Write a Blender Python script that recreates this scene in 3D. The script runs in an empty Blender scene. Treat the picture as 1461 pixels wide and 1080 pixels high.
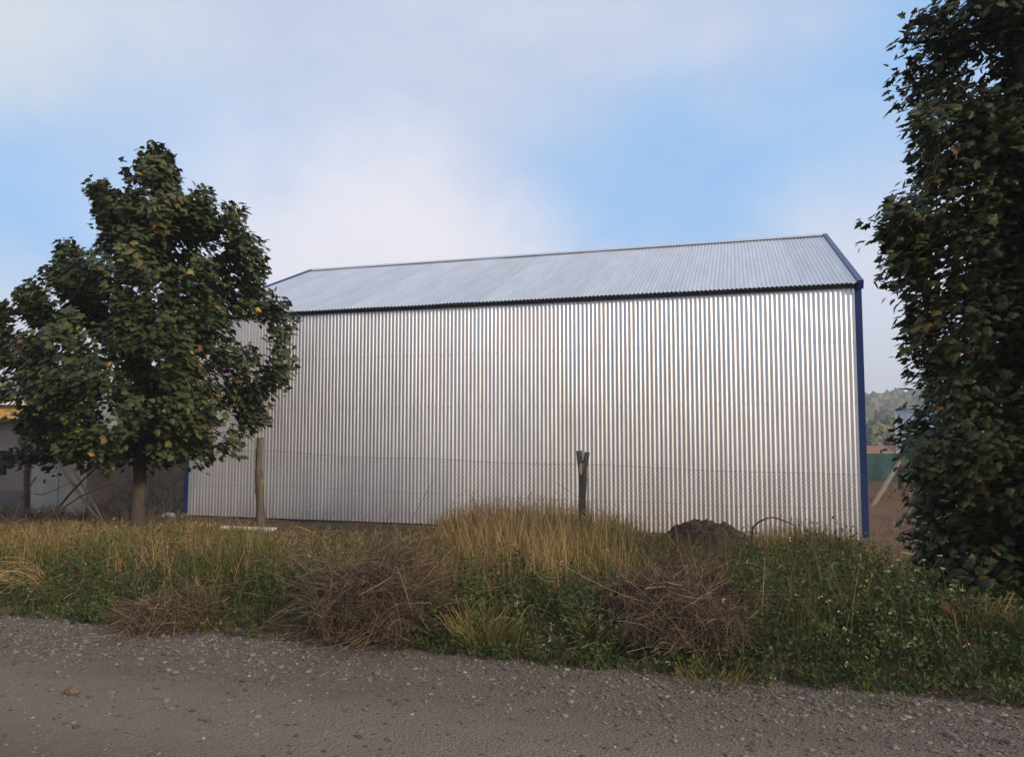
import bpy, math, random
import numpy as np
from mathutils import Vector, Matrix
R = math.radians
rng = np.random.default_rng(7)
scene = bpy.context.scene
col = scene.collection

# ---------------------------------------------------------------- camera
PITCH, HC, FPX = 0.0702, 1.73, 1085.2
cam = bpy.data.cameras.new('camera'); cam.sensor_width = 36.0
cam.lens = FPX / 1461 * 36; cam.clip_start = 0.05; cam.clip_end = 3000
camo = bpy.data.objects.new('camera', cam); col.objects.link(camo)
camo.location = (0, 0, HC); camo.rotation_euler = (R(90) + PITCH, 0, 0)
scene.camera = camo

def ray(px, py):
    a = (px - 730.5) / FPX; b = (540 - py) / FPX
    c, s = math.cos(PITCH), math.sin(PITCH)
    return np.array([a, c - b * s, s + b * c])
def at(px, py, Y):
    r = ray(px, py); return np.array([0, 0, HC]) + r * (Y / r[1])
def gp(px, py, z=0.0):
    r = ray(px, py); return np.array([0, 0, HC]) + r * ((z - HC) / r[2])
def to_px(P):
    P = np.atleast_2d(P) - np.array([0, 0, HC])
    c, s = math.cos(PITCH), math.sin(PITCH)
    dep = P[:, 1] * c + P[:, 2] * s; up = -P[:, 1] * s + P[:, 2] * c
    return 730.5 + FPX * P[:, 0] / dep, 540 - FPX * up / dep

# ---------------------------------------------------------------- sky, sun, exposure
SUN_EL, SUN_AZ = R(24), R(132)          # azimuth clockwise from +Y (the view direction)
world = bpy.data.worlds.new('World'); scene.world = world; world.use_nodes = True
wt = world.node_tree; wt.nodes.clear()
def wn(t, **k):
    n = wt.nodes.new(t)
    for a, b in k.items(): setattr(n, a, b)
    return n
def wl(a, b): wt.links.new(a, b)
def wmath(op, a, b=None, clamp=False):
    n = wn('ShaderNodeMath', operation=op, use_clamp=clamp)
    for i, v in enumerate((a, b)):
        if v is None: continue
        if isinstance(v, (int, float)): n.inputs[i].default_value = v
        else: wl(v, n.inputs[i])
    return n.outputs[0]
tc = wn('ShaderNodeTexCoord')
sky = wn('ShaderNodeTexSky', sky_type='NISHITA', sun_disc=False, sun_elevation=SUN_EL, sun_rotation=SUN_AZ,
         altitude=300, air_density=1.0, dust_density=0.6, ozone_density=1.5)
# soft warp of the direction so that cloud edges are ragged
nz = wn('ShaderNodeTexNoise'); nz.inputs['Scale'].default_value = 3.1; nz.inputs['Detail'].default_value = 6
nz.inputs['Roughness'].default_value = 0.58
wl(tc.outputs['Generated'], nz.inputs['Vector'])
sub = wn('ShaderNodeVectorMath', operation='SUBTRACT'); wl(nz.outputs['Color'], sub.inputs[0]); sub.inputs[1].default_value = (.5, .5, .5)
mul = wn('ShaderNodeVectorMath', operation='SCALE'); wl(sub.outputs[0], mul.inputs[0]); mul.inputs['Scale'].default_value = 0.34
add = wn('ShaderNodeVectorMath', operation='ADD'); wl(tc.outputs['Generated'], add.inputs[0]); wl(mul.outputs[0], add.inputs[1])
warped = add.outputs[0]
def blob(px, py, rx, ry, tilt=0.0):
    c = ray(px, py); c = c / np.linalg.norm(c)
    r = np.cross(c, [0, 0, 1]); r /= np.linalg.norm(r); u = np.cross(r, c)
    ca, sa = math.cos(R(tilt)), math.sin(R(tilt))
    r, u = r * ca + u * sa, u * ca - r * sa
    v = wn('ShaderNodeVectorMath', operation='SUBTRACT'); wl(warped, v.inputs[0]); v.inputs[1].default_value = tuple(c)
    out = []
    for ax, sc in ((r, rx), (u, ry), (c, 2 * max(rx, ry))):
        d = wn('ShaderNodeVectorMath', operation='DOT_PRODUCT'); wl(v.outputs[0], d.inputs[0])
        d.inputs[1].default_value = tuple(ax * FPX / sc); out.append(d.outputs['Value'])
    cb = wn('ShaderNodeCombineXYZ')
    for i in range(3): wl(out[i], cb.inputs[i])
    ln = wn('ShaderNodeVectorMath', operation='LENGTH'); wl(cb.outputs[0], ln.inputs[0])
    m = wn('ShaderNodeMapRange', interpolation_type='SMOOTHERSTEP'); wl(ln.outputs['Value'], m.inputs['Value'])
    m.inputs['From Min'].default_value = 1.2; m.inputs['From Max'].default_value = -0.1
    return m.outputs['Result']
def vmax(*a):
    o = a[0]
    for b in a[1:]: o = wmath('MAXIMUM', o, b)
    return o
def mix(f, a, b):
    n = wn('ShaderNodeMix', data_type='RGBA')
    if isinstance(f, (int, float)): n.inputs[0].default_value = f
    else: wl(f, n.inputs[0])
    for s, v in ((6, a), (7, b)):
        if isinstance(v, tuple): n.inputs[s].default_value = (*v, 1)
        else: wl(v, n.inputs[s])
    return n.outputs[2]
STR = 0.12
def C(r, g, b): return (r / STR, g / STR, b / STR)
big = wn('ShaderNodeTexNoise'); big.inputs['Scale'].default_value = 1.7; big.inputs['Detail'].default_value = 5
wl(tc.outputs['Generated'], big.inputs['Vector'])
cover = wn('ShaderNodeMapRange', interpolation_type='SMOOTHSTEP'); wl(big.outputs['Fac'], cover.inputs['Value'])
cover.inputs['From Min'].default_value = 0.34; cover.inputs['From Max'].default_value = 0.56
blue_gap = vmax(blob(1060, 250, 620, 240, 14), wmath('MULTIPLY', blob(40, 270, 560, 230, 8), .95), wmath('MULTIPLY', blob(1290, 30, 360, 170, 20), .9),
                wmath('MULTIPLY', blob(870, 335, 360, 130), .8))
white = vmax(blob(560, 350, 430, 190, -12), wmath('MULTIPLY', blob(1290, 420, 260, 300), .5), wmath('MULTIPLY', blob(100, 500, 500, 160), .55), wmath('MULTIPLY', blob(1000, 480, 700, 120), .45))
# thin pale veil over the blue everywhere, lavender cloud, then sunlit white cloud
veil = mix(0.86, sky.outputs[0], C(.235, .462, .78))
wisp = wn('ShaderNodeTexNoise'); wisp.inputs['Scale'].default_value = 4.5; wisp.inputs['Detail'].default_value = 9; wisp.inputs['Roughness'].default_value = .62
wmp = wn('ShaderNodeMapping'); wmp.inputs['Scale'].default_value = (1, 1, 2.6); wl(tc.outputs['Generated'], wmp.inputs['Vector']); wl(wmp.outputs[0], wisp.inputs['Vector'])
wf = wn('ShaderNodeMapRange', interpolation_type='SMOOTHSTEP'); wl(wisp.outputs['Fac'], wf.inputs['Value']); wf.inputs['From Min'].default_value = .36; wf.inputs['From Max'].default_value = .70
lav = mix(cover.outputs[0], C(.35, .455, .655), C(.43, .50, .65))
lav = mix(wmath('MULTIPLY', wf.outputs[0], .55), lav, C(.53, .58, .69))
lav = mix(wmath('MULTIPLY', blob(0, 0, 330, 170), .8), lav, C(.57, .61, .66))
gapf = wmath('MULTIPLY', blue_gap, wmath('SUBTRACT', 1.0, wmath('MULTIPLY', wf.outputs[0], .15)), True)
lavcloud = mix(gapf, lav, veil)
skyc = mix(wmath('MULTIPLY', white, .92, True), lavcloud, C(.725, .705, .755))
# the low air along the horizon is pale all round
sep = wn('ShaderNodeSeparateXYZ'); wl(tc.outputs['Generated'], sep.inputs[0])
hz = wn('ShaderNodeMapRange', interpolation_type='SMOOTHSTEP'); wl(sep.outputs['Z'], hz.inputs['Value'])
hz.inputs['From Min'].default_value = 0.17; hz.inputs['From Max'].default_value = -0.02; hz.inputs['To Max'].default_value = .7
skyc = mix(hz.outputs[0], skyc, C(.56, .58, .645))
bg = wn('ShaderNodeBackground'); bg.inputs['Strength'].default_value = STR
wl(skyc, bg.inputs['Color'])
wo = wn('ShaderNodeOutputWorld'); wl(bg.outputs[0], wo.inputs['Surface'])

sun = bpy.data.lights.new('sun', 'SUN'); sun.energy = 2.8; sun.angle = R(10); sun.color = (1.0, .84, .66)
suno = bpy.data.objects.new('sun', sun); col.objects.link(suno)
sd = Vector((math.sin(SUN_AZ) * math.cos(SUN_EL), math.cos(SUN_AZ) * math.cos(SUN_EL), math.sin(SUN_EL)))
suno.rotation_euler = sd.to_track_quat('Z', 'Y').to_euler(); suno.location = (20, -20, 30)

vs = scene.view_settings
vs.view_transform = 'Standard'; vs.look = 'None'; vs.exposure = 0.36; vs.gamma = 1.0; vs.use_curve_mapping = False
scene.cycles.max_bounces = 6; scene.cycles.volume_bounces = 0; scene.cycles.use_denoising = True

# ---------------------------------------------------------------- helpers
def tag(o, label=None, cat=None, group=None, kind=None):
    if label: o['label'] = label
    if cat: o['category'] = cat
    if group: o['group'] = group
    if kind: o['kind'] = kind
    return o
def link(name, mesh, mat=None, parent=None):
    o = bpy.data.objects.new(name, mesh); col.objects.link(o)
    if mat is not None and not mesh.materials: mesh.materials.append(mat)
    if parent is not None: o.parent = parent
    return o
def empty(name, loc, rz=0.0):
    o = bpy.data.objects.new(name, None); col.objects.link(o)
    o.location = tuple(loc); o.rotation_euler = (0, 0, rz); o.empty_display_size = .2
    return o
def npmesh(name, V, F, tint=None, smooth=False):
    """V (n,3), F list of index arrays (m,3) and/or (m,4); tint per vertex."""
    m = bpy.data.meshes.new(name)
    if isinstance(F, np.ndarray): F = [F]
    F = [np.asarray(f, dtype=np.int32) for f in F if len(f)]
    V = np.ascontiguousarray(V, dtype=np.float32)
    m.vertices.add(len(V)); m.vertices.foreach_set('co', V.ravel())
    loops = np.concatenate([f.ravel() for f in F])
    tot = np.concatenate([np.full(len(f), f.shape[1], dtype=np.int32) for f in F])
    start = np.concatenate([[0], np.cumsum(tot)[:-1]]).astype(np.int32)
    m.loops.add(len(loops)); m.loops.foreach_set('vertex_index', loops)
    m.polygons.add(len(tot)); m.polygons.foreach_set('loop_start', start); m.polygons.foreach_set('loop_total', tot)
    m.polygons.foreach_set('use_smooth', np.full(len(tot), smooth, dtype=bool))
    if tint is not None:
        a = m.attributes.new('tint', 'FLOAT', 'POINT'); a.data.foreach_set('value', np.ascontiguousarray(tint, dtype=np.float32))
    m.update(calc_edges=True)
    return m
class MB:
    """collects shapes into one mesh"""
    def __init__(s): s.v = []; s.f = []; s.n = 0
    def add(s, V, F):
        s.v.append(np.asarray(V, float)); s.f.extend([tuple(i + s.n for i in f) for f in F]); s.n += len(V)
    def box(s, lo, hi, rot=None, org=(0, 0, 0)):
        x0, y0, z0 = lo; x1, y1, z1 = hi
        V = np.array([(x0, y0, z0), (x1, y0, z0), (x1, y1, z0), (x0, y1, z0), (x0, y0, z1), (x1, y0, z1), (x1, y1, z1), (x0, y1, z1)])
        if rot is not None: V = V @ np.array(rot).T
        s.add(V + np.array(org), [(0, 3, 2, 1), (4, 5, 6, 7), (0, 1, 5, 4), (1, 2, 6, 5), (2, 3, 7, 6), (3, 0, 4, 7)])
    def tube(s, pts, rad, k=8, cap=True, jit=0.0, seed=0):
        pts = np.asarray(pts, float); n = len(pts); rad = np.broadcast_to(rad, n)
        rg = np.random.default_rng(seed)
        d = np.gradient(pts, axis=0) if n > 2 else np.repeat((pts[1] - pts[0])[None], n, 0)
        d /= np.linalg.norm(d, axis=1)[:, None] + 1e-9
        ref = np.array([0, 0, 1.0]) if abs(d[0][2]) < .9 else np.array([1.0, 0, 0])
        a = np.cross(d, ref); a /= np.linalg.norm(a, axis=1)[:, None] + 1e-9; b = np.cross(d, a)
        th = np.arange(k) * 2 * math.pi / k
        rr = rad[:, None] * (1 + jit * rg.normal(size=(n, k)))
        V = pts[:, None, :] + rr[..., None] * (np.cos(th)[None, :, None] * a[:, None, :] + np.sin(th)[None, :, None] * b[:, None, :])
        F = [(i * k + j, i * k + (j + 1) % k, (i + 1) * k + (j + 1) % k, (i + 1) * k + j) for i in range(n - 1) for j in range(k)]
        if cap: F += [tuple(range(k - 1, -1, -1)), tuple((n - 1) * k + j for j in range(k))]
        s.add(V.reshape(-1, 3), F)
    def mesh(s, name, smooth=False):
        m = bpy.data.meshes.new(name); m.from_pydata(np.concatenate(s.v).tolist(), [], s.f); m.update()
        # consistent outward normals
        import bmesh
        b = bmesh.new(); b.from_mesh(m); bmesh.ops.recalc_face_normals(b, faces=b.faces); b.to_mesh(m); b.free()
        if smooth:
            for p in m.polygons: p.use_smooth = True
        return m
    def build(s, name, mat, parent=None, smooth=False): return link(name, s.mesh(name, smooth), mat, parent)
def bevel(o, w=.01, seg=2):
    m = o.modifiers.new('bevel', 'BEVEL'); m.width = w; m.segments = seg; m.limit_method = 'ANGLE'
def sm(x, a, b):
    t = np.clip((np.asarray(x, float) - a) / (b - a), 0, 1); return t * t * (3 - 2 * t)
def vnoise(x, y, seed=0, sc=1.0):
    """smooth value noise, vectorised"""
    x = np.asarray(x, float) / sc; y = np.asarray(y, float) / sc
    def h(i, j):
        v = np.sin(i * 127.1 + j * 311.7 + seed * 74.7) * 43758.5453; return v - np.floor(v)
    i, j = np.floor(x), np.floor(y); fx, fy = x - i, y - j
    fx = fx * fx * (3 - 2 * fx); fy = fy * fy * (3 - 2 * fy)
    return (h(i, j) * (1 - fx) + h(i + 1, j) * fx) * (1 - fy) + (h(i, j + 1) * (1 - fx) + h(i + 1, j + 1) * fx) * fy

# ---------------------------------------------------------------- materials
def material(name):
    m = bpy.data.materials.new(name); m.use_nodes = True
    nt = m.node_tree; b = nt.nodes['Principled BSDF']
    return m, nt, b
def ramp(nt, fac, stops, interp='LINEAR'):
    r = nt.nodes.new('ShaderNodeValToRGB'); e = r.color_ramp.elements; r.color_ramp.interpolation = interp
    while len(e) < len(stops): e.new(.5)
    for i, (p, c) in enumerate(stops): e[i].position = p; e[i].color = (*c, 1)
    nt.links.new(fac, r.inputs[0]); return r.outputs[0]
def noise(nt, scale, detail=4, rough=.55, coord='Object', vec=None, dist=0):
    n = nt.nodes.new('ShaderNodeTexNoise'); n.inputs['Scale'].default_value = scale; n.inputs['Detail'].default_value = detail
    n.inputs['Roughness'].default_value = rough; n.inputs['Distortion'].default_value = dist
    if vec is None:
        t = nt.nodes.new('ShaderNodeTexCoord'); vec = t.outputs[coord]
    nt.links.new(vec, n.inputs['Vector']); return n.outputs['Fac']
def stretch(nt, s, coord='Object'):
    t = nt.nodes.new('ShaderNodeTexCoord'); m = nt.nodes.new('ShaderNodeMapping'); m.inputs['Scale'].default_value = s
    nt.links.new(t.outputs[coord], m.inputs['Vector']); return m.outputs[0]
def mixc(nt, f, a, b, mode='MIX'):
    n = nt.nodes.new('ShaderNodeMix'); n.data_type = 'RGBA'; n.blend_type = mode
    if isinstance(f, (int, float)): n.inputs[0].default_value = f
    else: nt.links.new(f, n.inputs[0])
    for s, v in ((6, a), (7, b)):
        if isinstance(v, tuple): n.inputs[s].default_value = (*v, 1)
        else: nt.links.new(v, n.inputs[s])
    return n.outputs[2]
def bump(nt, b, h, strength=.4, dist=.02):
    n = nt.nodes.new('ShaderNodeBump'); n.inputs['Strength'].default_value = strength; n.inputs['Distance'].default_value = dist
    nt.links.new(h, n.inputs['Height']); nt.links.new(n.outputs[0], b.inputs['Normal'])
def simple(name, c1, c2=None, scale=8, rough=.85, bmp=0.0, bdist=.01, metal=0.0, st=None, detail=5, spec=.3):
    m, nt, b = material(name)
    v = stretch(nt, st) if st else None
    n = noise(nt, scale, detail, .6, vec=v)
    if c2 is None: c2 = tuple(x * .7 for x in c1)
    nt.links.new(ramp(nt, n, [(.3, c2), (.7, c1)]), b.inputs['Base Color'])
    b.inputs['Roughness'].default_value = rough; b.inputs['Metallic'].default_value = metal
    b.inputs['Specular IOR Level'].default_value = spec
    if bmp: bump(nt, b, n, bmp, bdist)
    return m
def tinted(name, stops, rough=.6, spec=.25, trans=0.0):
    """colour by the per-plant tint attribute"""
    m, nt, b = material(name)
    a = nt.nodes.new('ShaderNodeAttribute'); a.attribute_name = 'tint'
    c = ramp(nt, a.outputs['Fac'], stops)
    nt.links.new(c, b.inputs['Base Color']); b.inputs['Roughness'].default_value = rough
    b.inputs['Specular IOR Level'].default_value = spec
    if trans:
        t = nt.nodes.new('ShaderNodeBsdfTranslucent'); nt.links.new(c, t.inputs['Color'])
        mx = nt.nodes.new('ShaderNodeMixShader'); mx.inputs[0].default_value = trans
        nt.links.new(b.outputs[0], mx.inputs[1]); nt.links.new(t.outputs[0], mx.inputs[2])
        nt.links.new(mx.outputs[0], nt.nodes['Material Output'].inputs['Surface'])
    return m

def m_galv(name, base, rough, streak=.12, vary=.05):
    m, nt, b = material(name)
    n1 = noise(nt, 1.0, 4, .6, vec=stretch(nt, (9, 9, .8)))
    n2 = noise(nt, 60, 2, .5)
    oi = nt.nodes.new('ShaderNodeObjectInfo')
    c = ramp(nt, n1, [(.25, tuple(x * (1 - streak) for x in base)), (.75, base)])
    c = mixc(nt, .10, c, ramp(nt, n2, [(.3, (.45, .45, .47)), (.7, (.85, .85, .86))]))
    hv = nt.nodes.new('ShaderNodeMapRange'); nt.links.new(oi.outputs['Random'], hv.inputs['Value'])
    hv.inputs['To Min'].default_value = 1 - vary; hv.inputs['To Max'].default_value = 1 + vary * .6
    hs = nt.nodes.new('ShaderNodeHueSaturation'); nt.links.new(hv.outputs[0], hs.inputs['Value']); nt.links.new(c, hs.inputs['Color'])
    nt.links.new(hs.outputs[0], b.inputs['Base Color'])
    b.inputs['Metallic'].default_value = .92
    rr = nt.nodes.new('ShaderNodeMapRange'); nt.links.new(n1, rr.inputs['Value'])
    rr.inputs['To Min'].default_value = rough - .05; rr.inputs['To Max'].default_value = rough + .08
    nt.links.new(rr.outputs[0], b.inputs['Roughness'])
    return m
M = {}
M['wall_metal'] = m_galv('galvanised_wall', (.95, .905, .86), .36)
M['roof_metal'] = m_galv('galvanised_roof', (.79, .78, .775), .46, .22, .08)
M['blue'] = simple('blue_paint', (.014, .034, .13), (.011, .027, .105), 3, .38, metal=.0, spec=.5)
M['navy'] = simple('eave_shade_dark', (.028, .027, .036), (.02, .019, .026), 5, .6)  # dark tone of the eave shadow gap, reused on the cabinet handle
M['screw'] = simple('screw_metal', (.25, .24, .23), None, 9, .5, metal=.8)
M['concrete'] = simple('concrete', (.26, .24, .22), (.17, .155, .14), 6, .9, .3)
M['bark'] = simple('bark', (.10, .075, .055), (.045, .033, .025), 5, .95, .9, .03, st=(6, 6, 1.2))
M['post_wood'] = simple('weathered_wood', (.165, .132, .094), (.065, .052, .037), 4, .95, .8, .02, st=(9, 9, 1.0))
M['cut_wood'] = simple('cut_wood', (.70, .50, .29), (.55, .37, .2), 14, .8)
M['pole_wood'] = simple('grey_pole', (.23, .175, .12), (.12, .09, .06), 4, .9, .4, .01, st=(8, 8, 1))
M['brown_wood'] = simple('brown_wood', (.11, .065, .045), (.055, .035, .026), 4, .9, .5, .01, st=(8, 8, 1))
M['twig'] = simple('dead_twig', (.11, .075, .055), (.05, .035, .028), 9, .95)
M['wire'] = simple('fence_wire', (.22, .21, .20), (.12, .11, .10), 30, .6, metal=.6)
M['plaster'] = simple('plaster', (.37, .29, .245), (.28, .22, .185), 1.6, .92, .15, .004)
M['cabinet'] = simple('cabinet_render', (.52, .455, .36), (.41, .36, .28), 2.2, .85, .1, .004)
M['cab_door'] = simple('cabinet_door', (.44, .42, .36), (.37, .35, .30), 3, .6)
M['white'] = simple('white_board', (.72, .70, .67), (.60, .58, .55), 7, .7)
M['frame'] = simple('window_frame', (.36, .34, .30), (.28, .27, .24), 6, .6)
M['curtain'] = simple('curtain', (.40, .41, .44), (.30, .31, .34), 3, .9, st=(14, 1, .6))
M['yellow'] = simple('yellow_boards', (.46, .29, .075), (.33, .20, .05), 3, .8, .3, .01, st=(12, 12, .6))
M['tin'] = simple('pale_tin', (.50, .57, .68), (.42, .49, .60), 2, .5, metal=.3, st=(6, 6, .5))
M['net'] = simple('shade_net', (.035, .085, .075), (.022, .06, .052), 3, .9, .3, .01)
M['tile'] = simple('terracotta', (.26, .14, .08), (.18, .095, .055), 6, .85, .3)
M['mound'] = simple('dark_soil', (.075, .048, .034), (.03, .02, .015), 9, 1.0, 1.0, .05, detail=8)
M['stone'] = tinted('gravel_stone', [(0, (.060, .049, .043)), (.45, (.135, .110, .090)), (.75, (.175, .148, .127)), (.94, (.225, .19, .158)), (1, (.34, .295, .24))], .9)
M['rock'] = simple('brown_rock', (.17, .115, .085), (.075, .05, .038), 20, .95, .5, .01)
M['white_rock'] = simple('pale_rock', (.50, .48, .46), (.33, .31, .30), 9, .9, .4)
def m_glass():
    m, nt, b = material('window_glass'); b.inputs['Base Color'].default_value = (.03, .035, .04, 1); b.inputs['Roughness'].default_value = .08
    b.inputs['Alpha'].default_value = .45
    return m
M['glass'] = m_glass()
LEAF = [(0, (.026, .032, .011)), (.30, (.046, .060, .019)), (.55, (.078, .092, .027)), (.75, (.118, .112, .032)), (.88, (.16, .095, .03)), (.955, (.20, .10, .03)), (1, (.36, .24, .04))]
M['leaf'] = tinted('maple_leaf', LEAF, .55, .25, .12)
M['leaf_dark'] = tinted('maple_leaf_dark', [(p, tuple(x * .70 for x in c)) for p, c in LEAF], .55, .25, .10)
M['dry'] = tinted('dry_grass', [(0, (.085, .052, .026)), (.4, (.27, .170, .072)), (.75, (.47, .31, .125)), (1, (.60, .45, .21))], .75, .15, .18)
M['olive'] = tinted('olive_grass', [(0, (.030, .040, .012)), (.5, (.108, .108, .028)), (.8, (.21, .175, .052)), (1, (.36, .26, .09))], .7, .15, .18)
M['green'] = tinted('green_weed', [(0, (.024, .038, .012)), (.5, (.060, .084, .022)), (.85, (.105, .120, .033)), (1, (.15, .135, .04))], .6, .2, .15)
M['brush'] = tinted('dry_brush', [(0, (.045, .032, .023)), (.5, (.125, .085, .054)), (.85, (.27, .185, .11)), (1, (.46, .33, .19))], .85, .1)
M['flower'] = tinted('flower_heads', [(0, (.50, .42, .10)), (.5, (.55, .50, .24)), (1, (.68, .66, .58))], .7, .2, .2)
M['forest'] = tinted('forest', [(0, (.05, .06, .035)), (.5, (.10, .115, .06)), (.85, (.17, .165, .10)), (1, (.22, .16, .07))], .9, .1)

def m_ground():
    m, nt, b = material('soil')
    big_, mid, fine = noise(nt, .35, 5, .6), noise(nt, 2.6, 6, .65), noise(nt, 28, 4, .7)
    c = ramp(nt, mid, [(.25, (.070, .042, .028)), (.55, (.125, .074, .046)), (.8, (.175, .112, .070))])
    c = mixc(nt, ramp(nt, big_, [(.45, (0, 0, 0)), (.65, (1, 1, 1))]), c, (.135, .088, .050))
    c = mixc(nt, .5, c, ramp(nt, fine, [(.3, (.25, .25, .25)), (.7, (.75, .75, .75))]), 'OVERLAY')
    nt.links.new(c, b.inputs['Base Color']); b.inputs['Roughness'].default_value = .95; b.inputs['Specular IOR Level'].default_value = .15
    h = nt.nodes.new('ShaderNodeMath'); h.operation = 'ADD'; nt.links.new(mid, h.inputs[0]); nt.links.new(fine, h.inputs[1])
    bump(nt, b, h.outputs[0], .8, .05); return m
_a, _b = gp(0, 880), gp(1461, 1012); _e = (_b - _a) / np.linalg.norm(_b - _a); ET_ = np.array([-_e[1], _e[0], 0]); ED_ = float(np.dot(ET_, _a))
def m_road():
    m, nt, b = material('gravel')
    big_, mid, fine = noise(nt, .55, 4, .6, vec=stretch(nt, (.5, 1.6, 1))), noise(nt, 5, 6, .7), noise(nt, 70, 3, .75)
    c = ramp(nt, big_, [(.3, (.145, .120, .100)), (.5, (.195, .152, .112)), (.72, (.150, .122, .094))])
    c = mixc(nt, .35, c, ramp(nt, mid, [(.25, (.08, .064, .048)), (.75, (.24, .195, .15))]))
    c = mixc(nt, .55, c, ramp(nt, fine, [(.25, (.2, .2, .2)), (.75, (.8, .8, .8))]), 'OVERLAY')
    nt.links.new(c, b.inputs['Base Color']); b.inputs['Roughness'].default_value = .92; b.inputs['Specular IOR Level'].default_value = .2
    # compacted wheel tracks run along the road: distance from the road edge, wobbled
    t_ = nt.nodes.new('ShaderNodeTexCoord'); d_ = nt.nodes.new('ShaderNodeVectorMath'); d_.operation = 'DOT_PRODUCT'
    nt.links.new(t_.outputs['Object'], d_.inputs[0]); d_.inputs[1].default_value = tuple(ET_)
    a_ = nt.nodes.new('ShaderNodeMath'); a_.operation = 'MULTIPLY_ADD'; nt.links.new(big_, a_.inputs[0]); a_.inputs[1].default_value = .9
    nt.links.new(d_.outputs['Value'], a_.inputs[2])
    mr = nt.nodes.new('ShaderNodeMapRange'); nt.links.new(a_.outputs[0], mr.inputs['Value'])
    mr.inputs['From Min'].default_value = ED_ - 3.6 + .45; mr.inputs['From Max'].default_value = ED_ + .45
    trk = ramp(nt, mr.outputs[0], [(0, (.35, .35, .35)), (.12, (.9, .9, .9)), (.22, (.15, .15, .15)), (.38, (.2, .2, .2)), (.52, (1, 1, 1)), (.64, (.85, .85, .85)), (.78, (.1, .1, .1)), (1, (0, 0, 0))])
    c = mixc(nt, trk, mixc(nt, 1.0, c, (.84, .82, .84), 'MULTIPLY'), mixc(nt, .5, c, (.235, .182, .134)))
    nt.links.new(c, b.inputs['Base Color'])
    v = nt.nodes.new('ShaderNodeTexVoronoi'); v.inputs['Scale'].default_value = 48
    t = nt.nodes.new('ShaderNodeTexCoord'); nt.links.new(t.outputs['Object'], v.inputs['Vector'])
    h = nt.nodes.new('ShaderNodeMath'); h.operation = 'SUBTRACT'; nt.links.new(fine, h.inputs[0]); nt.links.new(v.outputs['Distance'], h.inputs[1])
    bump(nt, b, h.outputs[0], .9, .02); return m
M['soil'] = m_ground(); M['road'] = m_road()

# ---------------------------------------------------------------- frames of the place
YAW, L, HW, RISE, HE = -0.2894, 12.95, 4.774, 1.957, 4.16          # shed
COR = np.array([5.63, 12.37, 0.0])
DU = np.array([math.cos(YAW), math.sin(YAW), 0]); DN = np.array([-math.sin(YAW), math.cos(YAW), 0])
EA, EB = gp(0, 880), gp(1461, 1012)                                  # road edge
ES = (EB - EA) / np.linalg.norm(EB - EA); ET = np.array([-ES[1], ES[0], 0])
def st(x, y):
    dx, dy = np.asarray(x) - EA[0], np.asarray(y) - EA[1]
    return dx * ES[0] + dy * ES[1], dx * ET[0] + dy * ET[1]
def xy(s, t):
    return EA[0] + s * ES[0] + t * ET[0], EA[1] + s * ES[1] + t * ET[1]
def wall_v(x, y):      # distance in front of the shed wall
    return -((np.asarray(x) - COR[0]) * DN[0] + (np.asarray(y) - COR[1]) * DN[1])
def gz(x, y):
    x = np.asarray(x, float); y = np.asarray(y, float)
    s, t = st(x, y); v = wall_v(x, y)
    near = 0.13 * sm(t, 0.0, 1.0) * sm(v, .3, 2.6)
    z = near - 0.05 * (1 - sm(v, -.2, .6)) * sm(t, 1, 2)
    z += (vnoise(x, y, 3, 1.3) - .5) * .09 * sm(t, .1, 1.2) + (vnoise(x, y, 5, .35) - .5) * .04 * sm(t, .0, .6)
    road = 0.03 * (vnoise(s * .3, t, 9, .8) - .5) + .012 * (vnoise(x, y, 11, .23) - .5)
    z += road * (1 - sm(t, -.2, .1))
    z += 2.3 * sm(y, 19.0, 25.5) * (1 - sm(y, 30, 40)) * np.exp(-((x + 11.3) / 2.7) ** 2 * 1.0) * (1 + .3 * (vnoise(x, y, 8, 1.1) - .5))
    z += .25 * sm(y, 14, 20) * np.exp(-((x - 10) / 3.0) ** 2) * (vnoise(x, y, 21, 1.2) - .2)
    return z

# ---------------------------------------------------------------- ground, road, hills
def graded(lo, hi, step, far, ratio=1.28):
    a = list(np.arange(lo, hi + step / 2, step)); d = step; p = a[-1]
    while p < far: d *= ratio; p += d; a.append(min(p, far))
    d = step; p = lo; b = []
    while p > -far: d *= ratio; p -= d; b.append(max(p, -far))
    return np.array(b[::-1] + a)
def grid(name, xs, ys, zf, mat, mask=None):
    X, Y = np.meshgrid(xs, ys); Z = zf(X, Y); V = np.stack([X, Y, Z], -1).reshape(-1, 3)
    nx, ny = len(xs), len(ys); i = np.arange(nx - 1)[None, :] + np.arange(ny - 1)[:, None] * nx
    F = np.stack([i, i + 1, i + nx + 1, i + nx], -1).reshape(-1, 4)
    if mask is not None: F = F[mask(X, Y)[:-1, :-1].ravel()]
    return link(name, npmesh(name, V, F, smooth=True), mat)
def ground_z(X, Y):
    _, t = st(X, Y)
    return gz(X, Y) - .045 * (1 - sm(t, -.25, .05))
tag(grid('ground', graded(-15, 12, .12, 700), graded(1, 27, .12, 700), ground_z, M['soil']),
    'brown bare soil and dry earth around the metal shed', 'ground', kind='structure')
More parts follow.
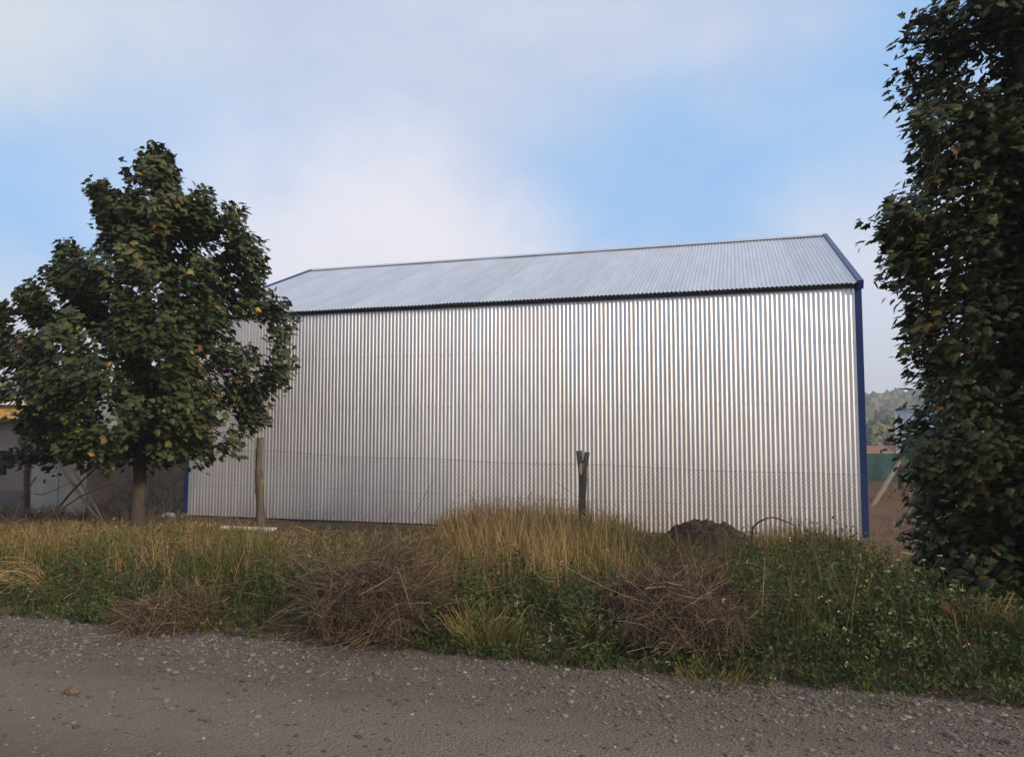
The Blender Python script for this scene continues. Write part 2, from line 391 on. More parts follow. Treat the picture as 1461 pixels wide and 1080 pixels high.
# road strip in its own (s, t) grid with a ragged edge
ss = graded(-4, 14, .07, 400, 1.3); tt = np.concatenate([np.arange(-3.6, .24, .05), [.24]])
tt = np.concatenate([[-12, -9, -7, -5.5, -4.4], tt])
S, T = np.meshgrid(ss, tt); T2 = T + np.where(T > -.5, (vnoise(S, S * 0, 31, .5) - .5) * .22 * sm(T, -.5, .2), 0)
X, Y = xy(S, T2); Z = gz(X, Y) - .03 * sm(T, .12, .24)
i = np.arange(len(ss) - 1)[None, :] + np.arange(len(tt) - 1)[:, None] * len(ss)
F = np.stack([i, i + 1, i + len(ss) + 1, i + len(ss)], -1).reshape(-1, 4)
tag(link('gravel_road', npmesh('gravel_road', np.stack([X, Y, Z], -1).reshape(-1, 3), F, smooth=True), M['road']),
    'grey brown unpaved gravel road in front of the weeds', 'road', kind='structure')
# hills all round the view
az = np.radians(np.arange(-75, 76, 1.5)); rr = np.array([190, 215, 240, 270, 300, 335, 370, 410, 450, 520, 600, 680.])
AZ, RR = np.meshgrid(az, rr); HX, HY = RR * np.sin(AZ), RR * np.cos(AZ)
def hill_z(x, y):
    r = np.hypot(x, y); return -.6 + 17.5 * sm(r, 200, 400) * (.75 + .5 * vnoise(x, y, 41, 130)) + 3 * (vnoise(x, y, 44, 40) - .5) * sm(r, 220, 300)
i = np.arange(len(az) - 1)[None, :] + np.arange(len(rr) - 1)[:, None] * len(az)
F = np.stack([i, i + 1, i + len(az) + 1, i + len(az)], -1).reshape(-1, 4)
M['hill'] = simple('hill_scrub', (.13, .135, .07), (.075, .085, .045), .05, .95)
tag(link('hills', npmesh('hills', np.stack([HX, HY, hill_z(HX, HY)], -1).reshape(-1, 3), F, smooth=True), M['hill']),
    'pale wooded hillside fading into mist beyond the shed', 'hill', kind='structure')

# icosphere templates
def ico(sub):
    import bmesh
    b = bmesh.new(); bmesh.ops.create_icosphere(b, subdivisions=sub, radius=1)
    V = np.array([v.co for v in b.verts]); Fc = np.array([[v.index for v in f.verts] for f in b.faces]); b.free(); return V, Fc
ICO1, ICO2, ICO3 = ico(1), ico(2), ico(3)
def scatter(tmpl, n, pos, scl, rotm=None, tint=None):
    """tmpl: list of (V,F); builds one mesh from n placed copies"""
    Vs, Fs, Ts, off = [], [], [], 0
    k = rng.integers(0, len(tmpl), n)
    for q, (V, Fc) in enumerate(tmpl):
        idx = np.where(k == q)[0]
        if not len(idx): continue
        P = V[None] * scl[idx][:, None, :]
        if rotm is not None: P = np.einsum('nij,nvj->nvi', rotm[idx], P)
        P = P + pos[idx][:, None, :]
        Vs.append(P.reshape(-1, 3)); Fs.append((Fc[None] + (np.arange(len(idx)) * len(V))[:, None, None] + off).reshape(-1, Fc.shape[1]))
        if tint is not None: Ts.append(np.repeat(tint[idx], len(V)))
        off += len(idx) * len(V)
    return np.concatenate(Vs), np.concatenate(Fs), (np.concatenate(Ts) if tint is not None else None)
def rotz(a):
    c, s = np.cos(a), np.sin(a); o, z = np.ones_like(a), np.zeros_like(a)
    return np.stack([np.stack([c, -s, z], -1), np.stack([s, c, z], -1), np.stack([z, z, o], -1)], -2)
def rand_rot(n):
    q = rng.normal(size=(n, 4)); q /= np.linalg.norm(q, axis=1)[:, None]; w, x, y, z = q.T
    return np.stack([np.stack([1 - 2 * (y * y + z * z), 2 * (x * y - z * w), 2 * (x * z + y * w)], -1),
                     np.stack([2 * (x * y + z * w), 1 - 2 * (x * x + z * z), 2 * (y * z - x * w)], -1),
                     np.stack([2 * (x * z - y * w), 2 * (y * z + x * w), 1 - 2 * (x * x + y * y)], -1)], -2)
def rough(V, amp, seed):
    r = np.random.default_rng(seed); return V * (1 + amp * r.normal(size=(len(V), 1)))
n = 8500
a = np.radians(rng.uniform(-52, 52, n)); r_ = rng.uniform(215, 420, n)
fx, fy = r_ * np.sin(a), r_ * np.cos(a); sz = rng.uniform(1.0, 2.7, n)
keep = vnoise(fx, fy, 55, 25) > .25
fx, fy, sz = fx[keep], fy[keep], sz[keep]; n = len(fx)
V, F, T = scatter([(rough(ICO2[0], .16, q), ICO2[1]) for q in range(5)], n, np.stack([fx, fy, hill_z(fx, fy) + sz * .55], -1),
                  np.stack([sz, sz, sz * rng.uniform(.9, 1.5, n)], -1), rotz(rng.uniform(0, 6.3, n)), np.clip(rng.beta(2, 2, n), 0, 1))
tag(link('forest', npmesh('forest', V, F, T), M['forest']), 'far off misty wood covering the hillside', 'forest', kind='stuff')

# ---------------------------------------------------------------- metal shed
shed = empty('metal_shed', COR, YAW)
tag(shed, 'silver corrugated metal shed with blue corner trims and gable roof', 'shed')
NS, NC = 13, 13                       # sheets, corrugations per sheet
PW = L / NS; PC = PW / NC
def corrugated(name, width, ncor, amp, rows, topf, seed, warp=.004, lap=.0):
    """sheet in local x (across) and z (along); relief in y"""
    rg = np.random.default_rng(seed); nx = ncor * 10 + 1
    x = np.linspace(0, width, nx); ph = np.linspace(0, ncor * 2 * math.pi, nx)
    prof = -amp * np.cos(ph)
    z01 = np.linspace(0, 1, rows); top = topf(x)
    wob = np.cumsum(rg.normal(size=rows)) * warp * .35; wob -= wob.mean()
    X = np.repeat(x[None], rows, 0); Z = z01[:, None] * top[None]
    Y = prof[None] + wob[:, None] * np.sin(x / width * math.pi)[None] - lap * (x / width)[None]
    V = np.stack([X, Y, Z], -1).reshape(-1, 3)
    i = np.arange(nx - 1)[None] + np.arange(rows - 1)[:, None] * nx
    F = np.stack([i, i + 1, i + nx + 1, i + nx], -1).reshape(-1, 4)
    return npmesh(name, V, F, smooth=True)
AMP = .0095
for k in range(NS):
    o = link('wall_sheet', corrugated('wall_sheet', PW, NC, AMP, 14, lambda x: HE + 0 * x, 100 + k, .005, lap=.003), M['wall_metal'], shed)
    o.location = (-L + k * PW, 0, 0)
    o = link('wall_sheet', corrugated('wall_sheet', PW, NC, AMP, 5, lambda x: HE + 0 * x, 140 + k, lap=.002), M['wall_metal'], shed)
    o.location = (-k * PW, 2 * HW, 0); o.rotation_euler = (0, 0, math.pi)
# gable walls, each of ten sheets cut to the roof slope
NG = 10; GW = 2 * HW / NG
for k in range(NG):
    def topf(x, k=k):
        yy = k * GW + x; return HE - .02 + RISE * (1 - np.abs(yy - HW) / HW)
    ncor = int(round(GW / PC))
    o = link('gable_sheet', corrugated('gable_sheet', GW, ncor, AMP, 5, topf, 170 + k), M['wall_metal'], shed)
    o.location = (-.012, k * GW, 0); o.rotation_euler = (0, 0, math.pi / 2)
    o = link('gable_sheet', corrugated('gable_sheet', GW, ncor, AMP, 5, topf, 190 + k), M['wall_metal'], shed)
    o.location = (-L + .012, 2 * HW - k * GW, 0); o.rotation_euler = (0, 0, -math.pi / 2)
# roof: two slopes, sheets running from eave to ridge
OV, GO = .13, .09
SL = math.hypot(HW, RISE); SA = math.atan2(RISE, HW); RL = SL + OV
NR = 14; RWD = (L + 2 * GO) / NR; RCN = 13
for k in range(NR):
    for side in (0, 1):
        o = link('roof_sheet', corrugated('roof_sheet', RWD, RCN, AMP, 9, lambda x: RL + 0 * x, 210 + k + side * 40, 0.006, lap=.0012), M['roof_metal'], shed)
        yb = -OV * math.cos(SA); zb = HE + .045 - OV * math.sin(SA)
        if side == 0:
            o.rotation_euler = (SA - math.pi / 2, 0, 0); o.location = (-L - GO + k * RWD, yb, zb)
        else:
            o.rotation_euler = (SA - math.pi / 2, 0, math.pi); o.location = (GO - k * RWD, 2 * HW - yb, zb)
# trims
TW = .105
for (x0, x1, nm) in ((-.004, TW, 'corner_trim'), (-L - TW, -L + .004, 'corner_trim')):
    for yy in (0, 2 * HW):
        mb = MB(); sgn = -1 if yy == 0 else 1
        ys = sorted((yy + sgn * .022, yy - sgn * .085)); mb.box((x0, ys[0], .04), (x1, ys[1], HE + .01)); b_ = mb.build(nm, M['blue'], shed); bevel(b_, .006)
        mb = MB(); mb.box((x0 + .004, ys[0] + .006, -.12), (x1 - .004, ys[1] - .006, .035)); mb.build('footing', M['concrete'], shed)
for xs_ in ((GO - .055, GO + .035), (-L - GO - .035, -L - GO + .055)):
    for side in (0, 1):
        mb = MB(); q = SA if side == 0 else -SA
        c, s = math.cos(SA), math.sin(SA); rm = [[1, 0, 0], [0, c, -s], [0, s, c]]
        mb.box((xs_[0], 0, -.11), (xs_[1], RL + .02, .035), rm if side == 0 else [[1, 0, 0], [0, -c, s], [0, s, c]],
               (0, -OV * c - .012 if side == 0 else 2 * HW + OV * c + .012, HE + .045 - OV * s))
        o = mb.build('barge_board', M['blue'], shed); bevel(o, .005)
for side in (0, 1):
    mb = MB(); y0 = -.062 if side == 0 else 2 * HW + .028
    mb.box((-L - .04, y0, HE - .068), (.04, y0 + .034, HE - .02)); mb.build('eave_shade_flashing', M['navy'], shed)  # dark flashing strip that also stands in for the shadow gap under the roof
mb = MB(); zr = HE + RISE + .045
prof = [(-.17, -.055), (-.03, .012), (0, .022), (.03, .012), (.17, -.055), (.165, -.066), (0, .008), (-.165, -.066)]
xsR = np.linspace(-L - GO + .06, GO - .06, 40); V = np.array([(x, HW + p, zr + q + .02) for x in xsR for p, q in prof]); kk = len(prof)
mb.add(V, [(i * kk + j, i * kk + (j + 1) % kk, (i + 1) * kk + (j + 1) % kk, (i + 1) * kk + j) for i in range(len(xsR) - 1) for j in range(kk)] +
       [tuple(range(kk)), tuple((len(xsR) - 1) * kk + j for j in range(kk))])
mb.build('ridge_cap', M['roof_metal'], shed)
mb = MB(); mb.box((-L + .1, .06, -.2), (-.1, 2 * HW - .06, -.03)); mb.build('floor_slab', M['concrete'], shed)
# screw heads along the girts of the front wall and the purlins of the front slope
pos = []
for h in (.16, 1.18, 2.2, 3.2, 4.0):
    for j in range(0, NS * NC, 2): pos.append((-L + (j + .5) * PC, -AMP - .003, h + .004 * math.sin(j)))
P = np.array(pos); nn = len(P)
V, F, _ = scatter([ICO1], nn, P, np.tile([.008, .005, .008], (nn, 1)))
tag(link('screw_heads', npmesh('screw_heads', V, F), M['screw'], shed), kind='stuff')

# ---------------------------------------------------------------- wire fence
FV = 2.15                                              # metres in front of the shed wall
def fence_pt(px):
    """point on the fence line seen at column px"""
    r = ray(px, 616); o = COR - DN * FV
    k = np.dot(o[:2], DN[:2]) / np.dot(r[:2], DN[:2]); return r[0] * k, r[1] * k
def fence_u(px):
    x, y = fence_pt(px); return (x - COR[0]) * DU[0] + (y - COR[1]) * DU[1]
U0, U1 = -17.2, 1.9
def fxy(u): return COR[0] + DU[0] * u - DN[0] * FV, COR[1] + DU[1] * u - DN[1] * FV
FU = [fence_u(p) for p in (385, 551, 731, 880, 989, 1152)]
FZ = []
for p, yv in ((385, 642), (551, 651), (731, 657), (880, 663), (989, 666), (1152, 674)):
    x, y = fence_pt(p); FZ.append(at(p, yv, y)[2])
def ftop(u): return np.interp(u, [-17.2] + FU + [1.9], [FZ[0] - .02] + FZ + [FZ[-1] - .02])
fence = empty('wire_fence', (*fxy(fence_u(373)), float(gz(*fxy(fence_u(373))))))
tag(fence, 'sagging wire mesh fence on rough log posts before the metal shed', 'fence')
FO = np.array(fence.location)
def fpart(mb, name, mat, smooth=False, label=None):
    for q in range(len(mb.v)): mb.v[q] = mb.v[q] - FO
    o = mb.build(name, mat, fence, smooth)
    if label: o['label'] = label
    return o
# straight log post
x, y = fxy(fence_u(373)); g = float(gz(x, y)); top = at(373, 624, y)[2]
mb = MB(); zz = np.linspace(g - .25, top, 22)
mb.tube(np.stack([x + .012 * np.sin(zz * 4) - .022 * (zz - g) / (top - g), y + .01 * np.cos(zz * 3), zz], -1), np.linspace(.080, .054, 22) * (1 + .08 * np.sin(zz * 9)), 12, jit=.06, seed=4)
p1 = fpart(mb, 'post', M['post_wood'], True, 'straight weathered log post with a yellowish knot scar')
mb = MB(); q = at(374.5, 690, y); mb.tube([q + [.0, -.03, -.09], q + [.004, -.052, -.03], q + [.006, -.052, .03], q + [-.004, -.03, .09]], [.010, .022, .024, .008], 8, jit=.15)
o = fpart(mb, 'knot_scar', simple('lichen', (.34, .24, .075), (.22, .15, .05), 12, .9), True); o.parent = p1
# forked post
x, y = fxy(fence_u(831)); g = float(gz(x, y)); q = lambda px, py, dy=0: at(px, py, y + dy)
mb = MB(); b0 = np.array([q(831.5, 735)[0], y, g - .25])
mb.tube([b0, q(831.5, 735), q(831, 710), q(831.5, 690), q(831, 672), q(830.5, 660)], [.068, .060, .056, .056, .063, .058], 10, jit=.04, seed=2)
mb.tube([q(829.5, 672), q(827.5, 658), q(826.5, 643)], [.046, .042, .043], 8, jit=.10, seed=3)
mb.tube([q(832, 671), q(835.5, 658), q(838, 645)], [.046, .040, .040], 8, jit=.10, seed=5)
mb.tube([q(835.5, 686), q(838.5, 684)], [.014, .009], 6)
p2 = fpart(mb, 'post', M['post_wood'], True, 'forked log post with a pale oval cut scar')
mb = MB(); c0 = q(829, 669, -.066); th = np.linspace(0, 2 * math.pi, 15)[:-1]
ring = np.stack([c0[0] + .026 * np.cos(th), c0[1] + .016 * np.abs(np.cos(th)) - .004, c0[2] + .088 * np.sin(th)], -1)
V = np.concatenate([ring, ring + [0, .03, 0], [c0 + [0, -.012, 0]]]); nn = 14
mb.add(V, [(28, j, (j + 1) % nn) for j in range(nn)] + [(j, j + nn, (j + 1) % nn + nn, (j + 1) % nn) for j in range(nn)])
o = fpart(mb, 'cut_scar', M['cut_wood']); o.parent = p2
# end post on the left, brown, and a thin post hidden by the right tree
x, y = fxy(fence_u(42)); g = float(gz(x, y)); mb = MB(); zz = np.linspace(g - .2, at(42, 650, y)[2], 7)
mb.tube(np.stack([x + .01 * np.sin(5 * zz), y + 0 * zz, zz], -1), .052, 8, jit=.05, seed=8)
fpart(mb, 'post', M['brown_wood'], True, 'dark brown wooden post beside the grey meter cabinet')
x, y = fxy(U1); g = float(gz(x, y)); mb = MB(); zz = np.linspace(g - .2, 1.35, 7)
mb.tube(np.stack([x + 0 * zz, y + 0 * zz, zz], -1), .05, 8, jit=.05, seed=9); fpart(mb, 'post', M['post_wood'], True)
# wires and mesh
def wire_strip(paths, rad):
    """many thin 3-sided wires, all with the same number of points"""
    P = np.asarray(paths, float); n, k, _ = P.shape
    d = np.gradient(P, axis=1); d /= np.linalg.norm(d, axis=2)[..., None] + 1e-9
    a = np.cross(d, np.array([.3, .8, .52])); a /= np.linalg.norm(a, axis=2)[..., None] + 1e-9; b = np.cross(d, a)
    th = np.arange(3) * 2 * math.pi / 3
    V = P[:, :, None, :] + rad * (np.cos(th)[None, None, :, None] * a[:, :, None, :] + np.sin(th)[None, None, :, None] * b[:, :, None, :])
    base = (np.arange(n) * k * 3)[:, None, None]; ii = (np.arange(k - 1) * 3)[None, :, None]; jj = np.arange(3)[None, None, :]; j2 = (jj + 1) % 3
    F = np.stack([base + ii + jj, base + ii + j2, base + ii + 3 + j2, base + ii + 3 + jj], -1).reshape(-1, 4)
    return V.reshape(-1, 3), F
def fpos(u, f):
    u = np.asarray(u, float); x, y = fxy(u); g = gz(x, y) + .03; t = ftop(u)
    bl = .05 * np.sin(u * 1.7) * np.sin(np.clip(f, 0, 1) * 3.14); sag = -.03 * np.sin(u * 1.1 + 1) ** 2 * f
    return np.stack([x - DN[0] * bl, y - DN[1] * bl, g + (t - g) * f + sag], -1)
CELL = .075; HM = 1.18; du = HM                         # 45 degree diagonals
paths = []
f = np.linspace(0, 1, 9)
for u in np.arange(U0, U1, CELL):
    for sgn in (1, -1):
        uu = u + sgn * f * du
        if uu.min() < U0 or uu.max() > U1: continue
        paths.append(fpos(uu, f))
V, F = wire_strip(paths, .0010)
o = link('chain_link', npmesh('chain_link', V - FO, F), M['wire'], fence); tag(o, kind='stuff')
for fr in (.99, .52, .02):
    mb = MB(); uu = np.arange(U0, U1, .12); pts = fpos(uu, fr + 0 * uu) - DN * .01
    pts[:, 2] += .004 * np.sin(uu * 23); mb.tube(pts, .0013 if fr < .9 else .0017, 4, cap=False); fpart(mb, 'line_wire', M['wire'])

# ---------------------------------------------------------------- things around the shed
def heap(name, c, rx, ry, h, mat, seed, rotz_=0.0, lumps=.18):
    rg = np.random.default_rng(seed); V, Fc = ico(5); V = V.copy()
    th = np.arctan2(V[:, 1], V[:, 0]); up = np.clip(V[:, 2], -.12, 1)
    amp = 1 + .16 * np.sin(th * 2 + seed) + .1 * np.sin(th * 5 + seed * 2)
    X = V[:, 0] * rx * amp; Y = V[:, 1] * ry * amp
    nzv = (vnoise(X + seed, Y, seed, .16) - .5) + .5 * (vnoise(X, Y + seed, seed + 1, .06) - .5) + .3 * (vnoise(X, Y, seed + 2, .025) - .5)
    Z = h * np.sign(up) * np.abs(up) ** .8 * (1 + .35 * (vnoise(X, Y, seed + 3, .45) - .5)) + np.where(up > 0, lumps * nzv * h, 0)
    ca, sa = math.cos(rotz_), math.sin(rotz_)
    o = link(name, npmesh(name, np.stack([X * ca - Y * sa, X * sa + Y * ca, Z], -1), Fc), mat); o.location = tuple(c); return o
u_ = at(1008, 750, 11.0); gg = float(gz(u_[0], 11.0))
tag(heap('ground_mound', (u_[0], 11.0, gg - .02), .68, .5, .30, M['mound'], 5, YAW, .5), 'dark lumpy soil mound heaped behind the dry brush', 'mound')
q = gp(236, 724, 0); tag(heap('ground_mound', (q[0], q[1], float(gz(q[0], q[1])) - .03), .75, .7, .16, simple('plum_ground', (.07, .05, .055), (.035, .026, .03), 7, 1.0, .8, .03), 12),
                         'low dark mound of ground beside the blue corner trim', 'mound')  # low heap in a darker plum tone than the ground around
def rock(name, px, py, sx, sy, sz, mat, seed, label, cat='stone', group=None, zoff=.25):
    p = gp(px, py, 0); g = float(gz(p[0], p[1])); p = gp(px, py, g)
    V, Fc = ICO3; V = V * (1 + .16 * (vnoise(V[:, 0] * 1.7 + seed, V[:, 1] * 1.7 + V[:, 2], seed, .6)[:, None] - .5) * 2) * (1 + .03 * np.random.default_rng(seed).normal(size=(len(V), 1)))
    o = link(name, npmesh(name, V * [sx, sy, sz], Fc), mat); o.location = (p[0], p[1], g + sz * zoff); o.rotation_euler = (0, 0, seed * 1.3)
    return tag(o, label, cat, group)
rock('stone', 240, 738, .15, .11, .075, M['white_rock'], 3, 'pale rounded stone on the dark ground beside the shed corner')
p = gp(356, 754, .1); g = float(gz(p[0], p[1])); p = gp(356, 754, g + .04); g = float(gz(p[0], p[1])); mb = MB(); mb.box((-.46, -.09, 0), (.46, .09, .03)); o = mb.build('board', M['white']); bevel(o, .004)
o.location = (p[0], p[1] - .12, g + .025); o.rotation_euler = (R(6), R(1.0), R(-6)); tag(o, 'white board lying on the soil at the straight log post', 'board')
# bent hoop of dead stick
pts = [at(x, y, 9.9) for x, y in ((1070, 768), (1074, 752), (1083, 744), (1095, 739), (1102, 738), (1112, 740), (1124, 745), (1135, 749), (1136, 762), (1134, 790))]
pts[0][2] = min(pts[0][2], float(gz(pts[0][0], 9.9)) + .0); pts[-1][2] = float(gz(pts[-1][0], 9.9)) - .03
mb = MB(); mb.tube(pts, np.linspace(.014, .007, len(pts)), 6); tag(mb.build('bent_stick', M['twig'], None, True), 'thin dead stick bent into a hoop beside the soil mound', 'stick')

# ---- left: house, meter cabinet, poles, dead branch, yellow house
hy = 17.6; hx1 = at(61, 616, hy)[0]; HR = R(34)
def hu(px):
    k = (px - 730.5) / FPX; return (k * hy - hx1) / (math.cos(HR) - k * math.sin(HR))
house = tag(empty('house', (hx1, hy, 0), HR), 'grey pink plastered house with a small window beside the meter cabinet', 'house')
mb = MB(); w = 5.2; wy = 3.6
wx0, wx1 = hu(-50), hu(17.5); hyw = hy + hu(10) * math.sin(HR); wz0, wz1 = at(10, 681, hyw)[2], at(10, 640, hyw)[2]
mb.box((-w, 0, -.3), (wx0, .2, 1.95)); mb.box((wx0, 0, -.3), (wx1, .2, wz0)); mb.box((wx0, 0, wz1), (wx1, .2, 1.95)); mb.box((wx1, 0, -.3), (0, .2, 1.95))
mb.box((-w, .2, -.3), (-w + .2, wy, 1.95)); mb.box((-.2, .2, -.3), (0, wy, 1.95)); mb.box((-w, wy - .2, -.3), (0, wy, 1.95))
mb.build('wall', M['plaster'], house)
mb = MB(); mb.box((-w - .05, -.012, -.3), (.03, 0, .42)); mb.build('plinth', simple('plinth', (.22, .2, .19), None, 3, .9), house)
win = MB(); fw = .045
win.box((wx0, -.02, wz0), (wx0 + fw, .06, wz1)); win.box((wx1 - fw, -.02, wz0), (wx1, .06, wz1)); win.box((wx0 + fw, -.02, wz0), (wx1 - fw, .06, wz0 + fw)); win.box((wx0 + fw, -.02, wz1 - fw), (wx1 - fw, .06, wz1))
xm = (wx0 + wx1) / 2; win.box((xm - .02, -.015, wz0 + fw), (xm + .02, .05, wz1 - fw)); wo_ = win.build('window', M['frame'], house)
for a0, a1 in ((wx0 + fw, xm - .02), (xm + .02, wx1 - fw)):
    mb = MB(); mb.box((a0, .02, wz0 + fw), (a1, .026, wz1 - fw)); mb.build('pane', M['glass'], wo_)
mb = MB(); xs_ = np.linspace(wx1 - .36, wx1 - .1, 20)
V = np.array([(x - .10 * (1 - zf), .12 + .015 * math.sin(i_ * 1.4), wz0 + (wz1 - wz0) * zf) for zf in (0.05, .97) for i_, x in enumerate(xs_)])
mb.add(V, [(j, j + 1, j + 21, j + 20) for j in range(19)]); mb.build('curtain', M['curtain'], wo_)
mb = MB(); mb.box((-w - .2, -.2, 1.952), (.12, wy + .2, 2.03)); mb.build('roof', M['tile'], house)

cy = 15.9; cx0, cx1 = at(48, 616, cy)[0], at(109.5, 616, cy)[0]; ct = at(80, 655, cy)[2]; cw = cx1 - cx0
cg = float(gz(cx0, cy))
cab = tag(empty('meter_cabinet', (cx0, cy, cg)), 'pale grey meter cabinet with a flat lid standing beside the brown post', 'cabinet')
ch = ct - cg
mb = MB(); mb.box((0, 0, -.2), (cw, .45, ch - .035)); bevel(mb.build('body', M['cabinet'], cab), .012)
mb = MB(); mb.box((-.025, -.03, ch - .033), (cw + .025, .48, ch + .02)); bevel(mb.build('lid', simple('lid', (.22, .215, .20), None, 5, .8), cab), .008)
mb = MB(); mb.box((cw * .27, -.016, ch * .12), (cw * .63, -.001, ch * .93)); dr = mb.build('door', M['cab_door'], cab); bevel(dr, .004)
mb = MB(); mb.box((cw * .30, -.036, ch * .56), (cw * .335, -.017, ch * .63)); mb.build('handle', M['navy'], dr)
for a_, lab in (((79, 622, 96, 16.6, 151, 729, 13.7), 'upper'), ((70, 640, 0, 16.4, 146, 733, 13.6), 'lower')):
    p0 = at(a_[0], a_[1], a_[3]); p1_ = at(a_[4], a_[5], a_[6]); p1_[2] = float(gz(p1_[0], p1_[1])) - .05
    mb = MB(); f = np.linspace(0, 1, 7)[:, None]; mb.tube(p0 + (p1_ - p0) * f, np.linspace(.026, .034, 7), 8, jit=.03, seed=6)
    o = mb.build('leaning_pole', M['pole_wood'], None, True)
    tag(o, lab + ' of two bare timber poles propped diagonally beside the meter cabinet', 'pole', 'poles propped at the meter cabinet')
def branch(paths, name, label, Y):
    mb = MB()
    for q_, (pts, r0, r1, dy) in enumerate(paths):
        P = np.array([at(x, y, Y + dy + .1 * math.sin(i_)) for i_, (x, y) in enumerate(pts)])
        fi = np.linspace(0, len(P) - 1, 14); P = np.stack([np.interp(fi, np.arange(len(P)), P[:, c]) for c in range(3)], -1)
        mb.tube(P, np.linspace(r0, r1, 14), 6, jit=.05, seed=q_)
    return tag(mb.build(name, M['twig'], None, True), label, 'branch')
branch([([(44, 752), (75, 735), (100, 704), (125, 678), (152, 654)], .022, .012, 0), ([(76, 735), (100, 718), (115, 708), (140, 697), (165, 690)], .014, .005, .1),
        ([(110, 696), (103, 688), (97, 690)], .007, .003, 0), ([(48, 704), (62, 706), (80, 698), (97, 689)], .008, .004, -.1)],
       'dead_branch', 'long forked dead branch leaning across the meter cabinet', 12.6)
branch([([(12, 764), (20, 738), (32, 708), (52, 680)], .018, .009, 0), ([(32, 708), (40, 690), (45, 684)], .006, .003, 0)],
       'dead_branch', 'short dead stick rising in front of the dark brown post', 12.2)
yh = 36.0; ya, yb_ = at(-260, 616, yh)[0], at(58, 616, yh)[0]; yt = at(20, 572, yh)[2]
yel = tag(empty('yellow_house', ((ya + yb_) / 2, yh, 0), R(20)), 'yellow boarded house showing under the left tree crown', 'house')
yw = (yb_ - ya) / 2
mb = MB(); mb.box((-yw, .03, -.3), (yw, 3, yt - .15)); mb.build('wall', M['yellow'], yel)
nb = int(2 * yw / .22); bm_ = None
for k in range(nb):
    if bm_ is None:
        mb = MB(); mb.box((.004, 0, -.3), (2 * yw / nb - .010, .03, yt - .16)); bm_ = mb.mesh('board')
    o = link('board', bm_, M['yellow'], yel); o.location = (-yw + k * 2 * yw / nb, 0, 0)
mb = MB(); mb.box((-yw - .3, -.4, yt - .15), (yw + .3, 3.4, yt)); mb.build('roof', M['white'], yel)

# ---- right: net fence, pole with brace, pale tin shed, far red roof
ny = 27.5; nxa, nxb = at(1180, 616, ny)[0], at(1400, 616, ny)[0]
net = tag(empty('net_fence', (nxa, ny, float(gz(nxa, ny)))), 'dark green shade net fence stretched behind the shed corner', 'fence')
zt = at(1260, 643, ny)[2]; nseg = 60; xs_ = np.linspace(0, nxb - nxa, nseg); V = []
for zf in np.linspace(0, 1, 7):
    for i_, x in enumerate(xs_): V.append((x, .05 * math.sin(x * 2.3 + zf * 2) + .02 * math.sin(x * 9), -.2 + (zt + .2 - .04 * abs(math.sin(x * .8)) * zf) * zf))
V = np.array(V); V = np.concatenate([V, V + [0, .012, 0]])
i = np.arange(nseg - 1)[None] + np.arange(6)[:, None] * nseg; F = np.stack([i, i + 1, i + nseg + 1, i + nseg], -1).reshape(-1, 4)
link('net', npmesh('net', V, np.concatenate([F, F[:, ::-1] + nseg * 7]), smooth=True), M['net'], net)
for x in np.linspace(.3, nxb - nxa - .3, 4):
    mb = MB(); mb.tube([(x, .09, -.3), (x + .02, .09, zt + .1)], .045, 8, jit=.03); mb.build('post', M['brown_wood'], net, True)
py_ = 23.0; p0 = at(1284.5, 652, py_); g = float(gz(p0[0], py_)); mb = MB(); mb.tube([(p0[0], py_, g - .2), (p0[0] + .01, py_, (g + p0[2]) / 2), p0], [.095, .09, .085], 10, jit=.04, seed=1)
bp = tag(empty('braced_post', (p0[0], py_, g)), 'dark wooden post propped by a pale diagonal pole', 'post')
off = -np.array(bp.location)
for q_ in range(len(mb.v)): mb.v[q_] = mb.v[q_] + off
mb.build('post', M['brown_wood'], bp, True)
b0 = gp(1243, 714, .1); b0[2] = float(gz(b0[0], b0[1])) - .05; b1 = at(1283, 659, py_ - .1)
mb = MB(); mb.tube([b0, b0 * .5 + b1 * .5 + [0, 0, -.01], b1], [.07, .065, .06], 8, jit=.03, seed=2)
for q_ in range(len(mb.v)): mb.v[q_] = mb.v[q_] + off
mb.build('brace', M['pole_wood'], bp, True)
ty = 42.0; ta, tb = at(1279, 616, ty)[0], at(1400, 616, ty)[0]; tz = at(1285, 582, ty)[2]
tin = tag(empty('tin_shed', (ta, ty, 0), R(-33)), 'pale blue metal clad shed standing behind the green net fence', 'shed')
mb = MB(); mb.box((.02, .02, -.2), (tb - ta, 3.5, tz - .05)); mb.build('wall', M['tin'], tin)
pn = 10; pw = (tb - ta) / pn; mb = MB(); mb.box((.012, -.012, -.2), (pw - .012, .02, tz - .06)); pm = mb.mesh('panel')
for k in range(pn): o = link('panel', pm, M['tin'], tin); o.location = (k * pw, 0, 0)
mb = MB(); mb.box((-.04, -.03, -.2), (.011, .06, tz - .052)); mb.build('corner_trim', M['white'], tin)
mb = MB(); mb.box((-.1, -.15, tz - .05), (tb - ta + .1, 3.6, tz + .02)); mb.build('roof', M['tin'], tin)
fy_ = 60.0; fa, fb = at(1242, 616, fy_)[0], at(1277, 616, fy_)[0]; fz0 = at(1260, 634, fy_)[2] 
far = tag(empty('far_house', ((fa + fb) / 2, fy_, 0)), 'tiny far house with orange tiled roof above the green net', 'house')
fw_ = (fb - fa) / 2; z1 = at(1260, 637.5, fy_)[2]
z1 = max(z1, .0)
hh = .26
mb = MB(); mb.box((-fw_, 0, -.6), (fw_, 4, hh - .55)); mb.build('wall', M['plaster'], far)
